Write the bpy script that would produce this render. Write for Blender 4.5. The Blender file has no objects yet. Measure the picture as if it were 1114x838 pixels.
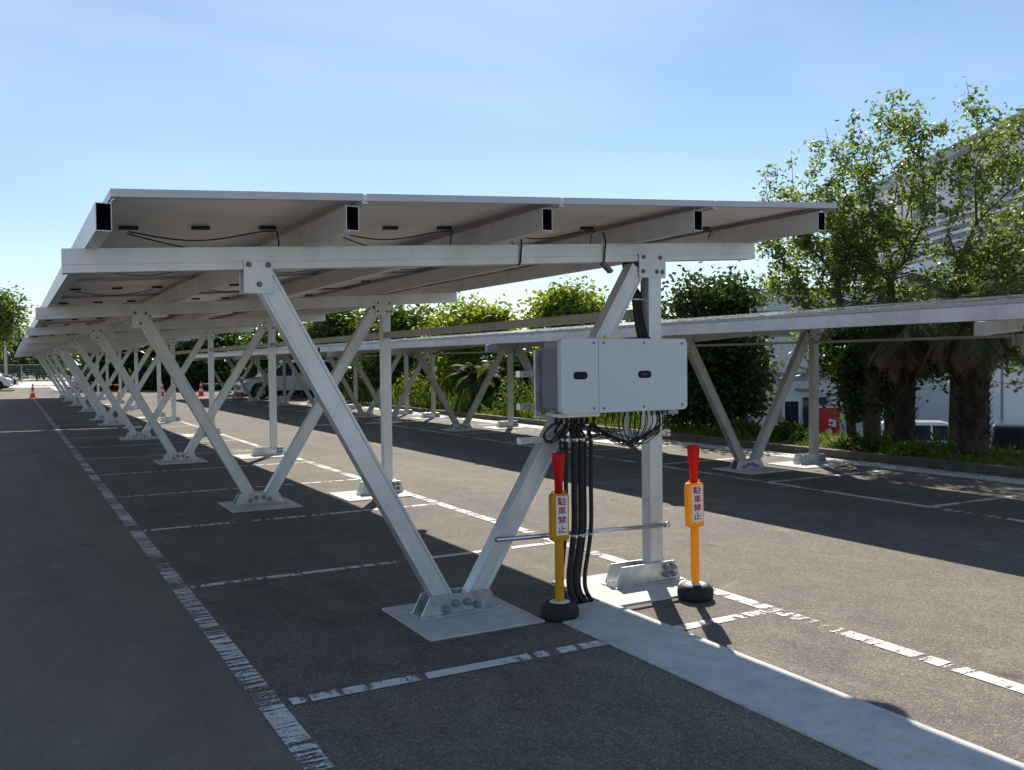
import bpy, bmesh, math, random
from mathutils import Vector, Matrix, Quaternion, noise
PI = math.pi
scene = bpy.context.scene
COL = scene.collection
V = Vector

# ------------------------------------------------------------------ materials
def newmat(name):
    m = bpy.data.materials.new(name); m.use_nodes = True
    nt = m.node_tree; nt.nodes.clear()
    out = nt.nodes.new('ShaderNodeOutputMaterial')
    return m, nt, out
def nd(nt, typ, **kw):
    n = nt.nodes.new(typ)
    for k, v in kw.items():
        if hasattr(n, k): setattr(n, k, v)
        else: n.inputs[k].default_value = v
    return n
def ramp(nt, src, stops, interp='LINEAR'):
    r = nt.nodes.new('ShaderNodeValToRGB'); r.color_ramp.interpolation = interp
    e = r.color_ramp.elements
    while len(e) < len(stops): e.new(0.5)
    for i, (p, c) in enumerate(stops):
        e[i].position = p; e[i].color = c if len(c) == 4 else (*c, 1)
    nt.links.new(src, r.inputs[0]); return r
def coords(nt, kind='Object', scale=(1, 1, 1)):
    tc = nt.nodes.new('ShaderNodeTexCoord'); mp = nt.nodes.new('ShaderNodeMapping')
    mp.inputs['Scale'].default_value = scale
    nt.links.new(tc.outputs[kind], mp.inputs['Vector']); return mp.outputs[0]
def gcoords(nt, scale=(1, 1, 1)):
    g = nt.nodes.new('ShaderNodeNewGeometry'); mp = nt.nodes.new('ShaderNodeMapping')
    mp.inputs['Scale'].default_value = scale
    nt.links.new(g.outputs['Position'], mp.inputs['Vector']); return mp.outputs[0]
def pbr(name, col, rough=.5, metal=0, var=.12, vscale=6, bump=.0, bscale=60, coat=0, stretch=(1, 1, 1), alpha=None, spec=.5):
    m, nt, out = newmat(name); L = nt.links.new
    b = nt.nodes.new('ShaderNodeBsdfPrincipled')
    vec = gcoords(nt, stretch)
    n = nd(nt, 'ShaderNodeTexNoise', Scale=vscale, Detail=5.0, Roughness=.6); L(vec, n.inputs['Vector'])
    lo = tuple(c * (1 - var) for c in col); hi = tuple(min(1, c * (1 + var)) for c in col)
    r = ramp(nt, n.outputs[0], [(.3, lo), (.7, hi)]); L(r.outputs[0], b.inputs['Base Color'])
    rr = nd(nt, 'ShaderNodeMapRange'); rr.inputs['To Min'].default_value = rough * .85; rr.inputs['To Max'].default_value = min(1, rough * 1.15)
    L(n.outputs[0], rr.inputs[0]); L(rr.outputs[0], b.inputs['Roughness'])
    b.inputs['Metallic'].default_value = metal
    b.inputs['Specular IOR Level'].default_value = spec
    b.inputs['Coat Weight'].default_value = coat
    if bump:
        n2 = nd(nt, 'ShaderNodeTexNoise', Scale=bscale, Detail=4.0); L(vec, n2.inputs['Vector'])
        bp = nd(nt, 'ShaderNodeBump', Strength=bump, Distance=.004); L(n2.outputs[0], bp.inputs['Height']); L(bp.outputs[0], b.inputs['Normal'])
    L(b.outputs[0], out.inputs[0]); return m

def pbr2(name, col, rough, metal, var, scales, bump):
    # three octave groups of staining, plus vertical run marks
    m, nt, out = newmat(name); L = nt.links.new; b = nt.nodes.new('ShaderNodeBsdfPrincipled'); vec = gcoords(nt); prev = None
    for i, sc in enumerate(scales):
        n = nd(nt, 'ShaderNodeTexNoise', Scale=float(sc), Detail=7.0, Roughness=.68, Distortion=.5 if i == 0 else 0.0); L(gcoords(nt, (1, 1, .35)) if i == 1 else vec, n.inputs['Vector'])
        k = var * (1, .8, .5)[i]; r = ramp(nt, n.outputs[0], [(.32, (1 - k,) * 3), (.68, (1 + k * .6,) * 3)])
        mx = nd(nt, 'ShaderNodeMix', data_type='RGBA', blend_type='MULTIPLY'); mx.inputs[0].default_value = 1
        if prev is None: mx.inputs[6].default_value = (*col, 1)
        else: L(prev, mx.inputs[6])
        L(r.outputs[0], mx.inputs[7]); prev = mx.outputs[2]
    L(prev, b.inputs['Base Color']); b.inputs['Metallic'].default_value = metal
    rr = nd(nt, 'ShaderNodeMapRange'); rr.inputs['To Min'].default_value = rough * .75; rr.inputs['To Max'].default_value = min(1, rough * 1.3); L(n.outputs[0], rr.inputs[0]); L(rr.outputs[0], b.inputs['Roughness'])
    bp = nd(nt, 'ShaderNodeBump', Strength=bump, Distance=.003); L(n.outputs[0], bp.inputs['Height']); L(bp.outputs[0], b.inputs['Normal'])
    L(b.outputs[0], out.inputs[0]); return m

M = {}
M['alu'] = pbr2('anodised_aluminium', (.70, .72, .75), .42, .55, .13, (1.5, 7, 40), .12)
M['alu_shade'] = pbr2('shade_tone_aluminium', (.46, .45, .43), .5, .45, .16, (1.5, 7, 40), .12)  # darker copy of the aluminium with shade put into its colour
M['galv'] = pbr('galvanised_steel', (.55, .57, .59), .38, .8, .22, 14, .1, 30)
M['steel'] = pbr('stainless_tube', (.68, .68, .68), .22, .95, .1, 8)
M['inverter'] = pbr('light_grey_powdercoat', (.60, .64, .67), .45, 0, .03, 3, .06, 400)
M['inverter_side'] = pbr('grey_cast_housing', (.36, .37, .41), .55, .2, .06, 8)
M['blackplastic'] = pbr('black_plastic', (.014, .014, .016), .42, 0, .3, 10)
M['void'] = pbr('hollow_shade_black', (.004, .004, .006), 1, 0, .3, 10, spec=0)  # near-black that paints the shade inside the hollow purlins
M['rubber'] = pbr('black_rubber', (.018, .018, .019), .7, 0, .5, 20, .4, 90)
M['glassdark'] = pbr('dark_display_glass', (.008, .016, .024), .3, 0, .1, 3, spec=.15)
M['yellow'] = pbr('yellow_plastic', (.78, .47, .018), .42, 0, .07, 9)
M['red'] = pbr('red_plastic', (.72, .012, .012), .38, 0, .1, 12)
def mat_glow(name, col, tcol, k):
    m, nt, out = newmat(name); b = nt.nodes.new('ShaderNodeBsdfPrincipled'); b.inputs['Base Color'].default_value = (*col, 1); b.inputs['Roughness'].default_value = .38
    n = nd(nt, 'ShaderNodeTexNoise', Scale=30.0, Detail=4.0); nt.links.new(gcoords(nt), n.inputs['Vector']); rr = ramp(nt, n.outputs[0], [(.3, tuple(c * .88 for c in col)), (.7, col)]); nt.links.new(rr.outputs[0], b.inputs['Base Color'])
    t = nt.nodes.new('ShaderNodeBsdfTranslucent'); t.inputs[0].default_value = (*tcol, 1); mx = nt.nodes.new('ShaderNodeMixShader'); mx.inputs[0].default_value = k
    nt.links.new(b.outputs[0], mx.inputs[1]); nt.links.new(t.outputs[0], mx.inputs[2]); nt.links.new(mx.outputs[0], out.inputs[0]); return m
M['yellow'] = mat_glow('yellow_plastic', (.80, .45, .015), (1.0, .55, .01), .42)
M['red'] = mat_glow('red_plastic', (.75, .012, .012), (1.0, .03, .02), .42)
M['sticker'] = pbr('white_sticker', (.80, .80, .78), .5, 0, .04, 30)
M['redink'] = pbr('crimson_ink', (.50, .008, .045), .5, 0, .05, 10)
M['capgrey'] = pbr('grey_rubber_cap', (.22, .23, .27), .6, 0, .15, 40)
M['frame'] = pbr('panel_frame_aluminium', (.50, .50, .54), .4, .5, .05, 3)
M['boltdark'] = pbr('oxidised_bolt', (.16, .16, .17), .4, .7, .2, 20)
M['concrete'] = pbr2('concrete', (.60, .59, .565), .85, 0, .20, (1.3, 9, 60), .7)
M['carwhite'] = pbr('white_car_paint', (.78, .79, .80), .25, 0, .02, 2, coat=.6)
M['carblue'] = pbr('dark_navy_car_paint', (.02, .03, .06), .25, 0, .05, 2, coat=.6)
M['carsilver'] = pbr('pale_silver_car_paint', (.55, .60, .66), .3, .3, .03, 2, coat=.5)
M['carglass'] = pbr('tinted_car_glass', (.012, .016, .018), .08, 0, .1, 2, spec=.22)
M['rim'] = pbr('alloy_rim', (.35, .35, .36), .35, .8, .1, 8)
M['lamp'] = pbr('clear_lamp_lens', (.65, .67, .70), .12, .1, .05, 8)
M['taillamp'] = pbr('red_lamp_lens', (.35, .01, .01), .2, 0, .1, 8)
M['plateyellow'] = pbr('yellow_plate', (.72, .62, .05), .5, 0, .05, 8)
M['cone'] = pbr('orange_cone_plastic', (.75, .05, .02), .5, 0, .08, 8)
M['conewhite'] = pbr('white_reflective_band', (.75, .75, .75), .4, 0, .05, 8)
M['bldpale'] = pbr('pale_grey_cladding', (.80, .82, .84), .65, 0, .05, .6)
M['bldwarm'] = pbr('off_white_wall_panels', (.70, .73, .70), .7, 0, .07, .8)
M['bldtrim'] = pbr('grey_trim', (.28, .30, .32), .6, 0, .08, 2)
M['bldglass'] = pbr('window_glass', (.03, .04, .045), .08, 0, .2, 1)
M['roofgrey'] = pbr('grey_roof', (.42, .44, .47), .6, 0, .1, 2)
M['vend'] = pbr('red_enamel', (.55, .012, .015), .35, 0, .05, 3)
M['bark'] = pbr('bark', (.085, .068, .052), .9, 0, .45, 18, 1, 30, stretch=(1, 1, .3))
M['barkdark'] = pbr('shaggy_palm_bark', (.055, .04, .03), .95, 0, .55, 22, 1, 26)
M['kerb'] = pbr('weathered_kerb', (.10, .09, .078), .9, 0, .3, 5, .8, 40)
M['fencemesh'] = pbr('grey_fence_steel', (.22, .24, .23), .5, .4, .1, 4)
M['pole'] = pbr('pole_concrete', (.3, .3, .29), .8, 0, .1, 4)

def mat_asphalt():
    m, nt, out = newmat('asphalt'); L = nt.links.new
    b = nt.nodes.new('ShaderNodeBsdfPrincipled'); vec = gcoords(nt)
    big = nd(nt, 'ShaderNodeTexNoise', Scale=.35, Detail=5.0, Roughness=.65); L(vec, big.inputs['Vector'])
    med = nd(nt, 'ShaderNodeTexNoise', Scale=3.2, Detail=6.0, Roughness=.7, Distortion=.6); L(vec, med.inputs['Vector'])
    vo = nd(nt, 'ShaderNodeTexVoronoi', Scale=125.0); L(vec, vo.inputs['Vector'])
    fine = nd(nt, 'ShaderNodeTexNoise', Scale=160.0, Detail=3.0, Roughness=.8); L(vec, fine.inputs['Vector'])
    # stone-to-stone colour
    sep = nt.nodes.new('ShaderNodeSeparateColor'); L(vo.outputs['Color'], sep.inputs[0])
    stones = ramp(nt, sep.outputs[0], [(0, (.092, .086, .078)), (.55, (.142, .129, .114)), (.9, (.195, .176, .152)), (1, (.30, .27, .235))])
    mx = nd(nt, 'ShaderNodeMix', data_type='RGBA', blend_type='MULTIPLY'); mx.inputs[0].default_value = 1
    tint = ramp(nt, big.outputs[0], [(.3, (.86, .87, .9)), (.5, (1.02, 1.0, .97)), (.72, (1.17, 1.12, 1.05))])
    L(stones.outputs[0], mx.inputs[6]); L(tint.outputs[0], mx.inputs[7])
    mx2 = nd(nt, 'ShaderNodeMix', data_type='RGBA', blend_type='MULTIPLY'); mx2.inputs[0].default_value = 1
    t2 = ramp(nt, med.outputs[0], [(.28, (.80, .80, .80)), (.6, (1.05, 1.05, 1.05)), (.8, (1.22, 1.2, 1.17))])
    L(mx.outputs[2], mx2.inputs[6]); L(t2.outputs[0], mx2.inputs[7])
    # newer, smoother far-left driving lane, its colour lightened and warmed to lift the shade
    sx = nt.nodes.new('ShaderNodeSeparateXYZ'); L(vec, sx.inputs[0])
    lane = nd(nt, 'ShaderNodeMapRange'); L(sx.outputs[0], lane.inputs[0]); lane.inputs['From Min'].default_value = -.10; lane.inputs['From Max'].default_value = .06
    mx3 = nd(nt, 'ShaderNodeMix', data_type='RGBA', blend_type='MIX')
    lane_lift = nd(nt, 'ShaderNodeMix', data_type='RGBA', blend_type='MIX'); lane_lift.inputs[0].default_value = .66
    lane_lift.inputs[7].default_value = (.205, .170, .138, 1); L(mx2.outputs[2], lane_lift.inputs[6])
    L(lane.outputs[0], mx3.inputs[0]); L(lane_lift.outputs[2], mx3.inputs[6]); L(mx2.outputs[2], mx3.inputs[7])
    # dusty scuffs
    sc = nd(nt, 'ShaderNodeTexNoise', Scale=.9, Detail=8.0, Roughness=.75, Distortion=2.2); L(vec, sc.inputs['Vector'])
    sr = ramp(nt, sc.outputs[0], [(.55, (0, 0, 0)), (.74, (.6, .6, .6))])
    mx4 = nd(nt, 'ShaderNodeMix', data_type='RGBA', blend_type='MIX'); L(sr.outputs[0], mx4.inputs[0]); L(mx3.outputs[2], mx4.inputs[6])
    mx4.inputs[7].default_value = (.30, .27, .235, 1)
    # hairline cracks
    cd = nd(nt, 'ShaderNodeTexNoise', Scale=1.3, Detail=4.0); L(vec, cd.inputs['Vector'])
    ad = nd(nt, 'ShaderNodeMix', data_type='RGBA', blend_type='ADD'); ad.inputs[0].default_value = .5; L(vec, ad.inputs[6]); L(cd.outputs['Color'], ad.inputs[7])
    ck = nd(nt, 'ShaderNodeTexVoronoi', feature='DISTANCE_TO_EDGE', Scale=.27); L(ad.outputs[2], ck.inputs['Vector'])
    cr = ramp(nt, ck.outputs[0], [(.0, (.6, .6, .6)), (.0013, (0, 0, 0))])
    mx5 = nd(nt, 'ShaderNodeMix', data_type='RGBA', blend_type='MIX'); mx5.inputs[0].default_value = 0.0; L(mx4.outputs[2], mx5.inputs[6]); mx5.inputs[7].default_value = (.03, .028, .026, 1)
    st = nd(nt, 'ShaderNodeTexNoise', Scale=.55, Detail=9.0, Roughness=.72, Distortion=1.2); L(gcoords(nt, (1.6, .45, 1)), st.inputs['Vector'])
    stc = ramp(nt, st.outputs[0], [(.32, (.80, .80, .82)), (.5, (1.04, 1.03, 1.02)), (.68, (1.22, 1.20, 1.17))]); ms = nd(nt, 'ShaderNodeMix', data_type='RGBA', blend_type='MULTIPLY'); ms.inputs[0].default_value = 1
    L(mx5.outputs[2], ms.inputs[6]); L(stc.outputs[0], ms.inputs[7])
    ov = nd(nt, 'ShaderNodeTexVoronoi', Scale=1.15); L(ad.outputs[2], ov.inputs['Vector']); oc = ramp(nt, ov.outputs['Distance'], [(.03, (.55, .55, .55)), (.085, (1, 1, 1))])
    mo = nd(nt, 'ShaderNodeMix', data_type='RGBA', blend_type='MULTIPLY'); mo.inputs[0].default_value = 1; L(ms.outputs[2], mo.inputs[6]); L(oc.outputs[0], mo.inputs[7])
    sv = nd(nt, 'ShaderNodeTexVoronoi', Scale=7.5); L(vec, sv.inputs['Vector'])
    sd_ = ramp(nt, sv.outputs['Distance'], [(.022, (1, 1, 1)), (.034, (0, 0, 0))]); mx6 = nd(nt, 'ShaderNodeMix', data_type='RGBA', blend_type='MIX')
    L(sd_.outputs[0], mx6.inputs[0]); L(mo.outputs[2], mx6.inputs[6]); mx6.inputs[7].default_value = (.42, .40, .37, 1)
    L(mx6.outputs[2], b.inputs['Base Color']); b.inputs['Roughness'].default_value = .88
    b.inputs['Specular IOR Level'].default_value = .25
    bp = nd(nt, 'ShaderNodeBump', Strength=.5, Distance=.006); L(vo.outputs['Distance'], bp.inputs['Height']); L(bp.outputs[0], b.inputs['Normal'])
    L(b.outputs[0], out.inputs[0]); return m
M['asphalt'] = mat_asphalt()

def mat_paint(name, across, wear=.5, cut=26):
    # road paint: cross cracks, chips and worn patches where the surfacing shows through
    m, nt, out = newmat(name); L = nt.links.new
    b = nt.nodes.new('ShaderNodeBsdfPrincipled')
    st = (2.2, 1, 1) if across == 'x' else (1, 2.2, 1)
    vec = gcoords(nt); v2 = gcoords(nt, (3.0, cut, 1) if across == 'x' else (cut, 3.0, 1))
    n0 = nd(nt, 'ShaderNodeTexNoise', Scale=1.6, Detail=3.0); L(vec, n0.inputs['Vector'])
    n1 = nd(nt, 'ShaderNodeTexNoise', Scale=1.0, Detail=6.0, Roughness=.65, Distortion=.4); L(v2, n1.inputs['Vector'])
    n2 = nd(nt, 'ShaderNodeTexNoise', Scale=70.0, Detail=4.0, Roughness=.7); L(vec, n2.inputs['Vector'])
    a = nd(nt, 'ShaderNodeMath', operation='MULTIPLY_ADD'); L(n2.outputs[0], a.inputs[0]); a.inputs[1].default_value = .45; L(n1.outputs[0], a.inputs[2])
    c = nd(nt, 'ShaderNodeMath', operation='MULTIPLY_ADD'); L(n0.outputs[0], c.inputs[0]); c.inputs[1].default_value = .6; L(a.outputs[0], c.inputs[2])
    r = ramp(nt, c.outputs[0], [(wear + .50 - .015, (0, 0, 0)), (wear + .50 + .015, (1, 1, 1))])
    # the ramp only reaches to one, so halve first
    h = nd(nt, 'ShaderNodeMath', operation='MULTIPLY'); L(c.outputs[0], h.inputs[0]); h.inputs[1].default_value = .5
    nt.links.new(h.outputs[0], r.inputs[0]); r.color_ramp.elements[0].position = (wear + .50) / 2 - .006; r.color_ramp.elements[1].position = (wear + .50) / 2 + .006
    dirt = nd(nt, 'ShaderNodeTexNoise', Scale=14.0, Detail=6.0, Roughness=.7); L(vec, dirt.inputs['Vector'])
    dc = ramp(nt, dirt.outputs[0], [(.3, (.52, .50, .46)), (.65, (.76, .75, .72))])
    L(dc.outputs[0], b.inputs['Base Color']); b.inputs['Roughness'].default_value = .75
    tr = nt.nodes.new('ShaderNodeBsdfTransparent'); mx = nt.nodes.new('ShaderNodeMixShader')
    L(r.outputs[0], mx.inputs[0]); L(tr.outputs[0], mx.inputs[1]); L(b.outputs[0], mx.inputs[2]); L(mx.outputs[0], out.inputs[0])
    return m
M['paint_y'] = mat_paint('worn_line_paint_lengthwise', 'x', .53, 26)
M['paint_yb'] = mat_paint('fresher_line_paint_lengthwise', 'x', .50, 16)
M['paint_x'] = mat_paint('line_paint_crosswise', 'y', .475, 14)

def mat_leaf(name, c1, c2, c3, trans=.45, rough=.45):
    m, nt, out = newmat(name); L = nt.links.new
    g = nt.nodes.new('ShaderNodeNewGeometry'); vec = gcoords(nt)
    n = nd(nt, 'ShaderNodeTexNoise', Scale=1.1, Detail=3.0); L(vec, n.inputs['Vector'])
    a = nd(nt, 'ShaderNodeMath', operation='MULTIPLY_ADD'); L(g.outputs['Random Per Island'], a.inputs[0]); a.inputs[1].default_value = .6
    s = nd(nt, 'ShaderNodeMath', operation='MULTIPLY'); L(n.outputs[0], s.inputs[0]); s.inputs[1].default_value = .45; L(s.outputs[0], a.inputs[2])
    r = ramp(nt, a.outputs[0], [(.15, c1), (.5, c2), (.85, c3)])
    d = nt.nodes.new('ShaderNodeBsdfPrincipled'); d.inputs['Roughness'].default_value = rough; d.inputs['Specular IOR Level'].default_value = .35; L(r.outputs[0], d.inputs['Base Color'])
    t = nt.nodes.new('ShaderNodeBsdfTranslucent')
    hs = nd(nt, 'ShaderNodeHueSaturation'); hs.inputs['Hue'].default_value = .485; hs.inputs['Saturation'].default_value = 1.15; hs.inputs['Value'].default_value = 2.1
    L(r.outputs[0], hs.inputs['Color']); L(hs.outputs[0], t.inputs['Color'])
    mx = nt.nodes.new('ShaderNodeMixShader'); mx.inputs[0].default_value = trans
    L(d.outputs[0], mx.inputs[1]); L(t.outputs[0], mx.inputs[2]); L(mx.outputs[0], out.inputs[0]); return m
M['leaf_zelkova'] = mat_leaf('fresh_leaves', (.055, .095, .024), (.10, .15, .038), (.18, .22, .065), .5)
M['leaf_dark'] = mat_leaf('dark_evergreen_leaves', (.018, .036, .012), (.034, .062, .016), (.06, .10, .02), .30)
M['leaf_bright'] = mat_leaf('yellow_green_leaves', (.08, .115, .018), (.125, .17, .026), (.19, .22, .04), .5)
M['leaf_mid'] = mat_leaf('mid_green_leaves', (.030, .055, .012), (.06, .095, .018), (.10, .13, .025), .4)
M['frond'] = mat_leaf('palm_fronds', (.035, .055, .016), (.06, .08, .022), (.09, .10, .03), .3, .75)
M['deadfrond'] = mat_leaf('dry_palm_fronds', (.08, .06, .035), (.13, .10, .06), (.20, .16, .10), .2, .9)
M['grass'] = mat_leaf('grass_blades', (.07, .115, .022), (.12, .17, .032), (.20, .23, .08), .5)
M['litter'] = mat_leaf('dry_leaf_litter', (.07, .04, .02), (.12, .07, .035), (.20, .14, .08), .1)
M['soil'] = pbr('soil', (.055, .045, .03), .95, 0, .4, 4, 1, 30)

def mat_backsheet():
    m, nt, out = newmat('white_backsheet'); L = nt.links.new
    b = nt.nodes.new('ShaderNodeBsdfPrincipled'); vec = gcoords(nt)
    n = nd(nt, 'ShaderNodeTexNoise', Scale=1.2, Detail=5.0, Roughness=.6); L(vec, n.inputs['Vector'])
    r = ramp(nt, n.outputs[0], [(.3, (.78, .75, .72)), (.7, (.88, .85, .82))]); L(r.outputs[0], b.inputs['Base Color'])
    b.inputs['Roughness'].default_value = .38; L(b.outputs[0], out.inputs[0]); return m
M['backsheet'] = mat_backsheet()
def mat_cells():
    m, nt, out = newmat('solar_cell_glass'); L = nt.links.new
    b = nt.nodes.new('ShaderNodeBsdfPrincipled'); vec = coords(nt, 'Object')
    br = nd(nt, 'ShaderNodeTexBrick', offset=0.0, Scale=1.0); br.inputs['Brick Width'].default_value = .182; br.inputs['Row Height'].default_value = .091; br.inputs['Mortar Size'].default_value = .002
    br.inputs['Color1'].default_value = (.008, .012, .028, 1); br.inputs['Color2'].default_value = (.010, .015, .034, 1); br.inputs['Mortar'].default_value = (.35, .36, .38, 1)
    L(vec, br.inputs['Vector']); L(br.outputs[0], b.inputs['Base Color']); b.inputs['Roughness'].default_value = .12; L(b.outputs[0], out.inputs[0]); return m
M['cells'] = mat_cells()

# ------------------------------------------------------------------ mesh helpers
class MB:
    def __init__(s): s.v = []; s.f = []; s.mi = []; s.cur = 0; s.smooth = []; s.sm = False
    def add(s, vs, fs):
        o = len(s.v); s.v += [tuple(v) for v in vs]
        for f in fs: s.f.append([i + o for i in f]); s.mi.append(s.cur); s.smooth.append(s.sm)
    def box(s, x0, x1, y0, y1, z0, z1):
        s.add([(x0, y0, z0), (x1, y0, z0), (x1, y1, z0), (x0, y1, z0), (x0, y0, z1), (x1, y0, z1), (x1, y1, z1), (x0, y1, z1)],
              [(0, 3, 2, 1), (4, 5, 6, 7), (0, 1, 5, 4), (1, 2, 6, 5), (2, 3, 7, 6), (3, 0, 4, 7)])
    def quad(s, a, b, c, d): s.add([a, b, c, d], [(0, 1, 2, 3)])
    def prism(s, poly, y0, y1, axis='y'):
        # poly in (x,z), extruded along y (axis='y'); or (y,z) along x (axis='x'); or (x,y) along z (axis='z')
        n = len(poly)
        def mk(p, t): return {'y': (p[0], t, p[1]), 'x': (t, p[0], p[1]), 'z': (p[0], p[1], t)}[axis]
        vs = [mk(p, y0) for p in poly] + [mk(p, y1) for p in poly]
        fs = [tuple(range(n)), tuple(range(2 * n - 1, n - 1, -1))] + [(i, i + n, (i + 1) % n + n, (i + 1) % n) for i in range(n)]
        s.add(vs, fs)
    def sweep(s, prof, p, q, side):
        # profile points (a,b): a along `side`, b along the remaining normal; swept p -> q with caps
        p, q, side = V(p), V(q), V(side).normalized(); d = (q - p).normalized(); nrm = side.cross(d).normalized(); n = len(prof)
        vs = [p + side * a + nrm * b for a, b in prof] + [q + side * a + nrm * b for a, b in prof]
        s.add(vs, [tuple(range(n)), tuple(range(2 * n - 1, n - 1, -1))] + [(i, i + n, (i + 1) % n + n, (i + 1) % n) for i in range(n)])
    def bar(s, p, q, w, h, side=(0, 1, 0)):
        s.sweep([(-w / 2, -h / 2), (w / 2, -h / 2), (w / 2, h / 2), (-w / 2, h / 2)], p, q, side)
    def tube(s, pts, r, n=8, caps=True):
        pts = [V(p) for p in pts]; rs = r if isinstance(r, (list, tuple)) else [r] * len(pts)
        old = s.sm; s.sm = True; rings = []; up = None
        for i, p in enumerate(pts):
            d = (pts[min(i + 1, len(pts) - 1)] - pts[max(i - 1, 0)])
            if d.length < 1e-9: d = V((0, 0, 1))
            d.normalize()
            if up is None: up = V((0, 0, 1)) if abs(d.z) < .9 else V((1, 0, 0))
            a = d.cross(up).normalized(); b = a.cross(d).normalized(); up = b
            rings.append([p + (a * math.cos(2 * PI * k / n) + b * math.sin(2 * PI * k / n)) * rs[i] for k in range(n)])
        vs = [v for r_ in rings for v in r_]; fs = []
        for i in range(len(pts) - 1):
            for k in range(n): fs.append((i * n + k, i * n + (k + 1) % n, (i + 1) * n + (k + 1) % n, (i + 1) * n + k))
        s.add(vs, fs); s.sm = old
        if caps:
            o = len(s.v) - len(vs)
            s.f.append([o + k for k in range(n)][::-1]); s.mi.append(s.cur); s.smooth.append(False)
            s.f.append([o + (len(pts) - 1) * n + k for k in range(n)]); s.mi.append(s.cur); s.smooth.append(False)
    def cyl(s, p, q, r, n=12, r2=None): s.tube([p, q], [r, r if r2 is None else r2], n)
    def lathe(s, c, prof, n=20, axis='z'):
        old = s.sm; s.sm = True; c = V(c); vs = []
        for r, z in prof:
            for k in range(n):
                a = 2 * PI * k / n; ca, sa = math.cos(a) * r, math.sin(a) * r
                vs.append(c + (V((ca, sa, z)) if axis == 'z' else V((ca, z, sa)) if axis == 'y' else V((z, ca, sa))))
        m = len(prof)
        fs = [(i * n + k, i * n + (k + 1) % n, (i + 1) * n + (k + 1) % n, (i + 1) * n + k) for i in range(m - 1) for k in range(n)]
        s.add(vs, fs); s.sm = old
    def build(s, name, mat, parent=None, bevel=0, loc=None, seg=2):
        me = bpy.data.meshes.new(name); me.from_pydata(s.v, [], s.f)
        mats = mat if isinstance(mat, (list, tuple)) else [mat]
        for m in mats: me.materials.append(m)
        me.polygons.foreach_set('material_index', s.mi); me.polygons.foreach_set('use_smooth', s.smooth); me.update()
        bm = bmesh.new(); bm.from_mesh(me)
        if len(bm.faces) < 3000: bmesh.ops.recalc_face_normals(bm, faces=bm.faces)
        bm.to_mesh(me); bm.free()
        o = bpy.data.objects.new(name, me); COL.objects.link(o)
        if parent is not None: o.parent = parent
        if loc: o.location = loc
        if bevel:
            b = o.modifiers.new('bevel', 'BEVEL'); b.width = bevel; b.segments = seg; b.limit_method = 'ANGLE'; b.angle_limit = math.radians(40); b.harden_normals = False
        return o
def tag(o, label=None, cat=None, group=None, kind=None):
    if label: o['label'] = label
    if cat: o['category'] = cat
    if group: o['group'] = group
    if kind: o['kind'] = kind
    return o
def empty(name, loc, rz=0):
    o = bpy.data.objects.new(name, None); COL.objects.link(o); o.location = loc; o.rotation_euler.z = rz; o.empty_display_size = .1
    return o
KIDS = {}
def copy_tree(o, parent=None):
    c = o.copy(); COL.objects.link(c)
    if parent is not None: c.parent = parent
    for ch in [k for k in bpy.data.objects if k.parent == o]: copy_tree(ch, c)
    return c
def rrect(cx, cz, w, h, r, n=5):
    pts = []
    for (sx, sz, a0) in ((1, 1, 0), (-1, 1, 90), (-1, -1, 180), (1, -1, 270)):
        for k in range(n + 1):
            a = math.radians(a0 + 90 * k / n)
            pts.append((cx + sx * (w / 2 - r) + r * math.cos(a), cz + sz * (h / 2 - r) + r * math.sin(a)))
    return pts

# ------------------------------------------------------------------ ground
XS = [-400, -20, 12.7, 15.5, 60, 400]; ZS = [0, 0, 0, -2.3, -2.45, -2.45]
g = MB(); YS = [-120, 0, 30, 60, 90, 200, 1500]
vs = [(x, y, z) for y in YS for x, z in zip(XS, ZS)]; nx = len(XS)
g.add(vs, [(j * nx + i, j * nx + i + 1, (j + 1) * nx + i + 1, (j + 1) * nx + i) for j in range(len(YS) - 1) for i in range(nx - 1)])
tag(g.build('ground', M['asphalt']), kind='structure')
def sheet(name, mat, x0, x1, y0, y1, z, kind='structure'):
    b = MB(); b.quad((x0, y0, z), (x1, y0, z), (x1, y1, z), (x0, y1, z)); return tag(b.build(name, mat), kind=kind)
# long painted lines
def line(name, mat, x0, x1, y0, y1, z=.004):
    return sheet(name, mat, x0, x1, y0, y1, z)
line('painted_line', M['paint_y'], -.055, .055, -6, 46.6)
line('painted_line', M['paint_yb'], 3.03, 3.14, -8, 45.5)
k = 0
for k in range(0, 18):
    y = 2.5 * k
    if k == 0:
        line('painted_line', M['paint_x'], .09, 1.82, y - .045, y + .045); line('painted_line', M['paint_x'], 2.33, 3.02, y - .045, y + .045)
    else: line('painted_line', M['paint_x'], .07, 3.02, y - .04, y + .04)
line('painted_line', M['paint_yb'], 7.22, 7.32, -6, 42)
for k in range(-2, 18):
    y = 2.03 + 2.31 * k
    line('painted_line', M['paint_x'], 7.33, 9.5, y - .045, y + .045)
line('painted_line', M['paint_x'], -8, 12, 46.75, 46.95)
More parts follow.
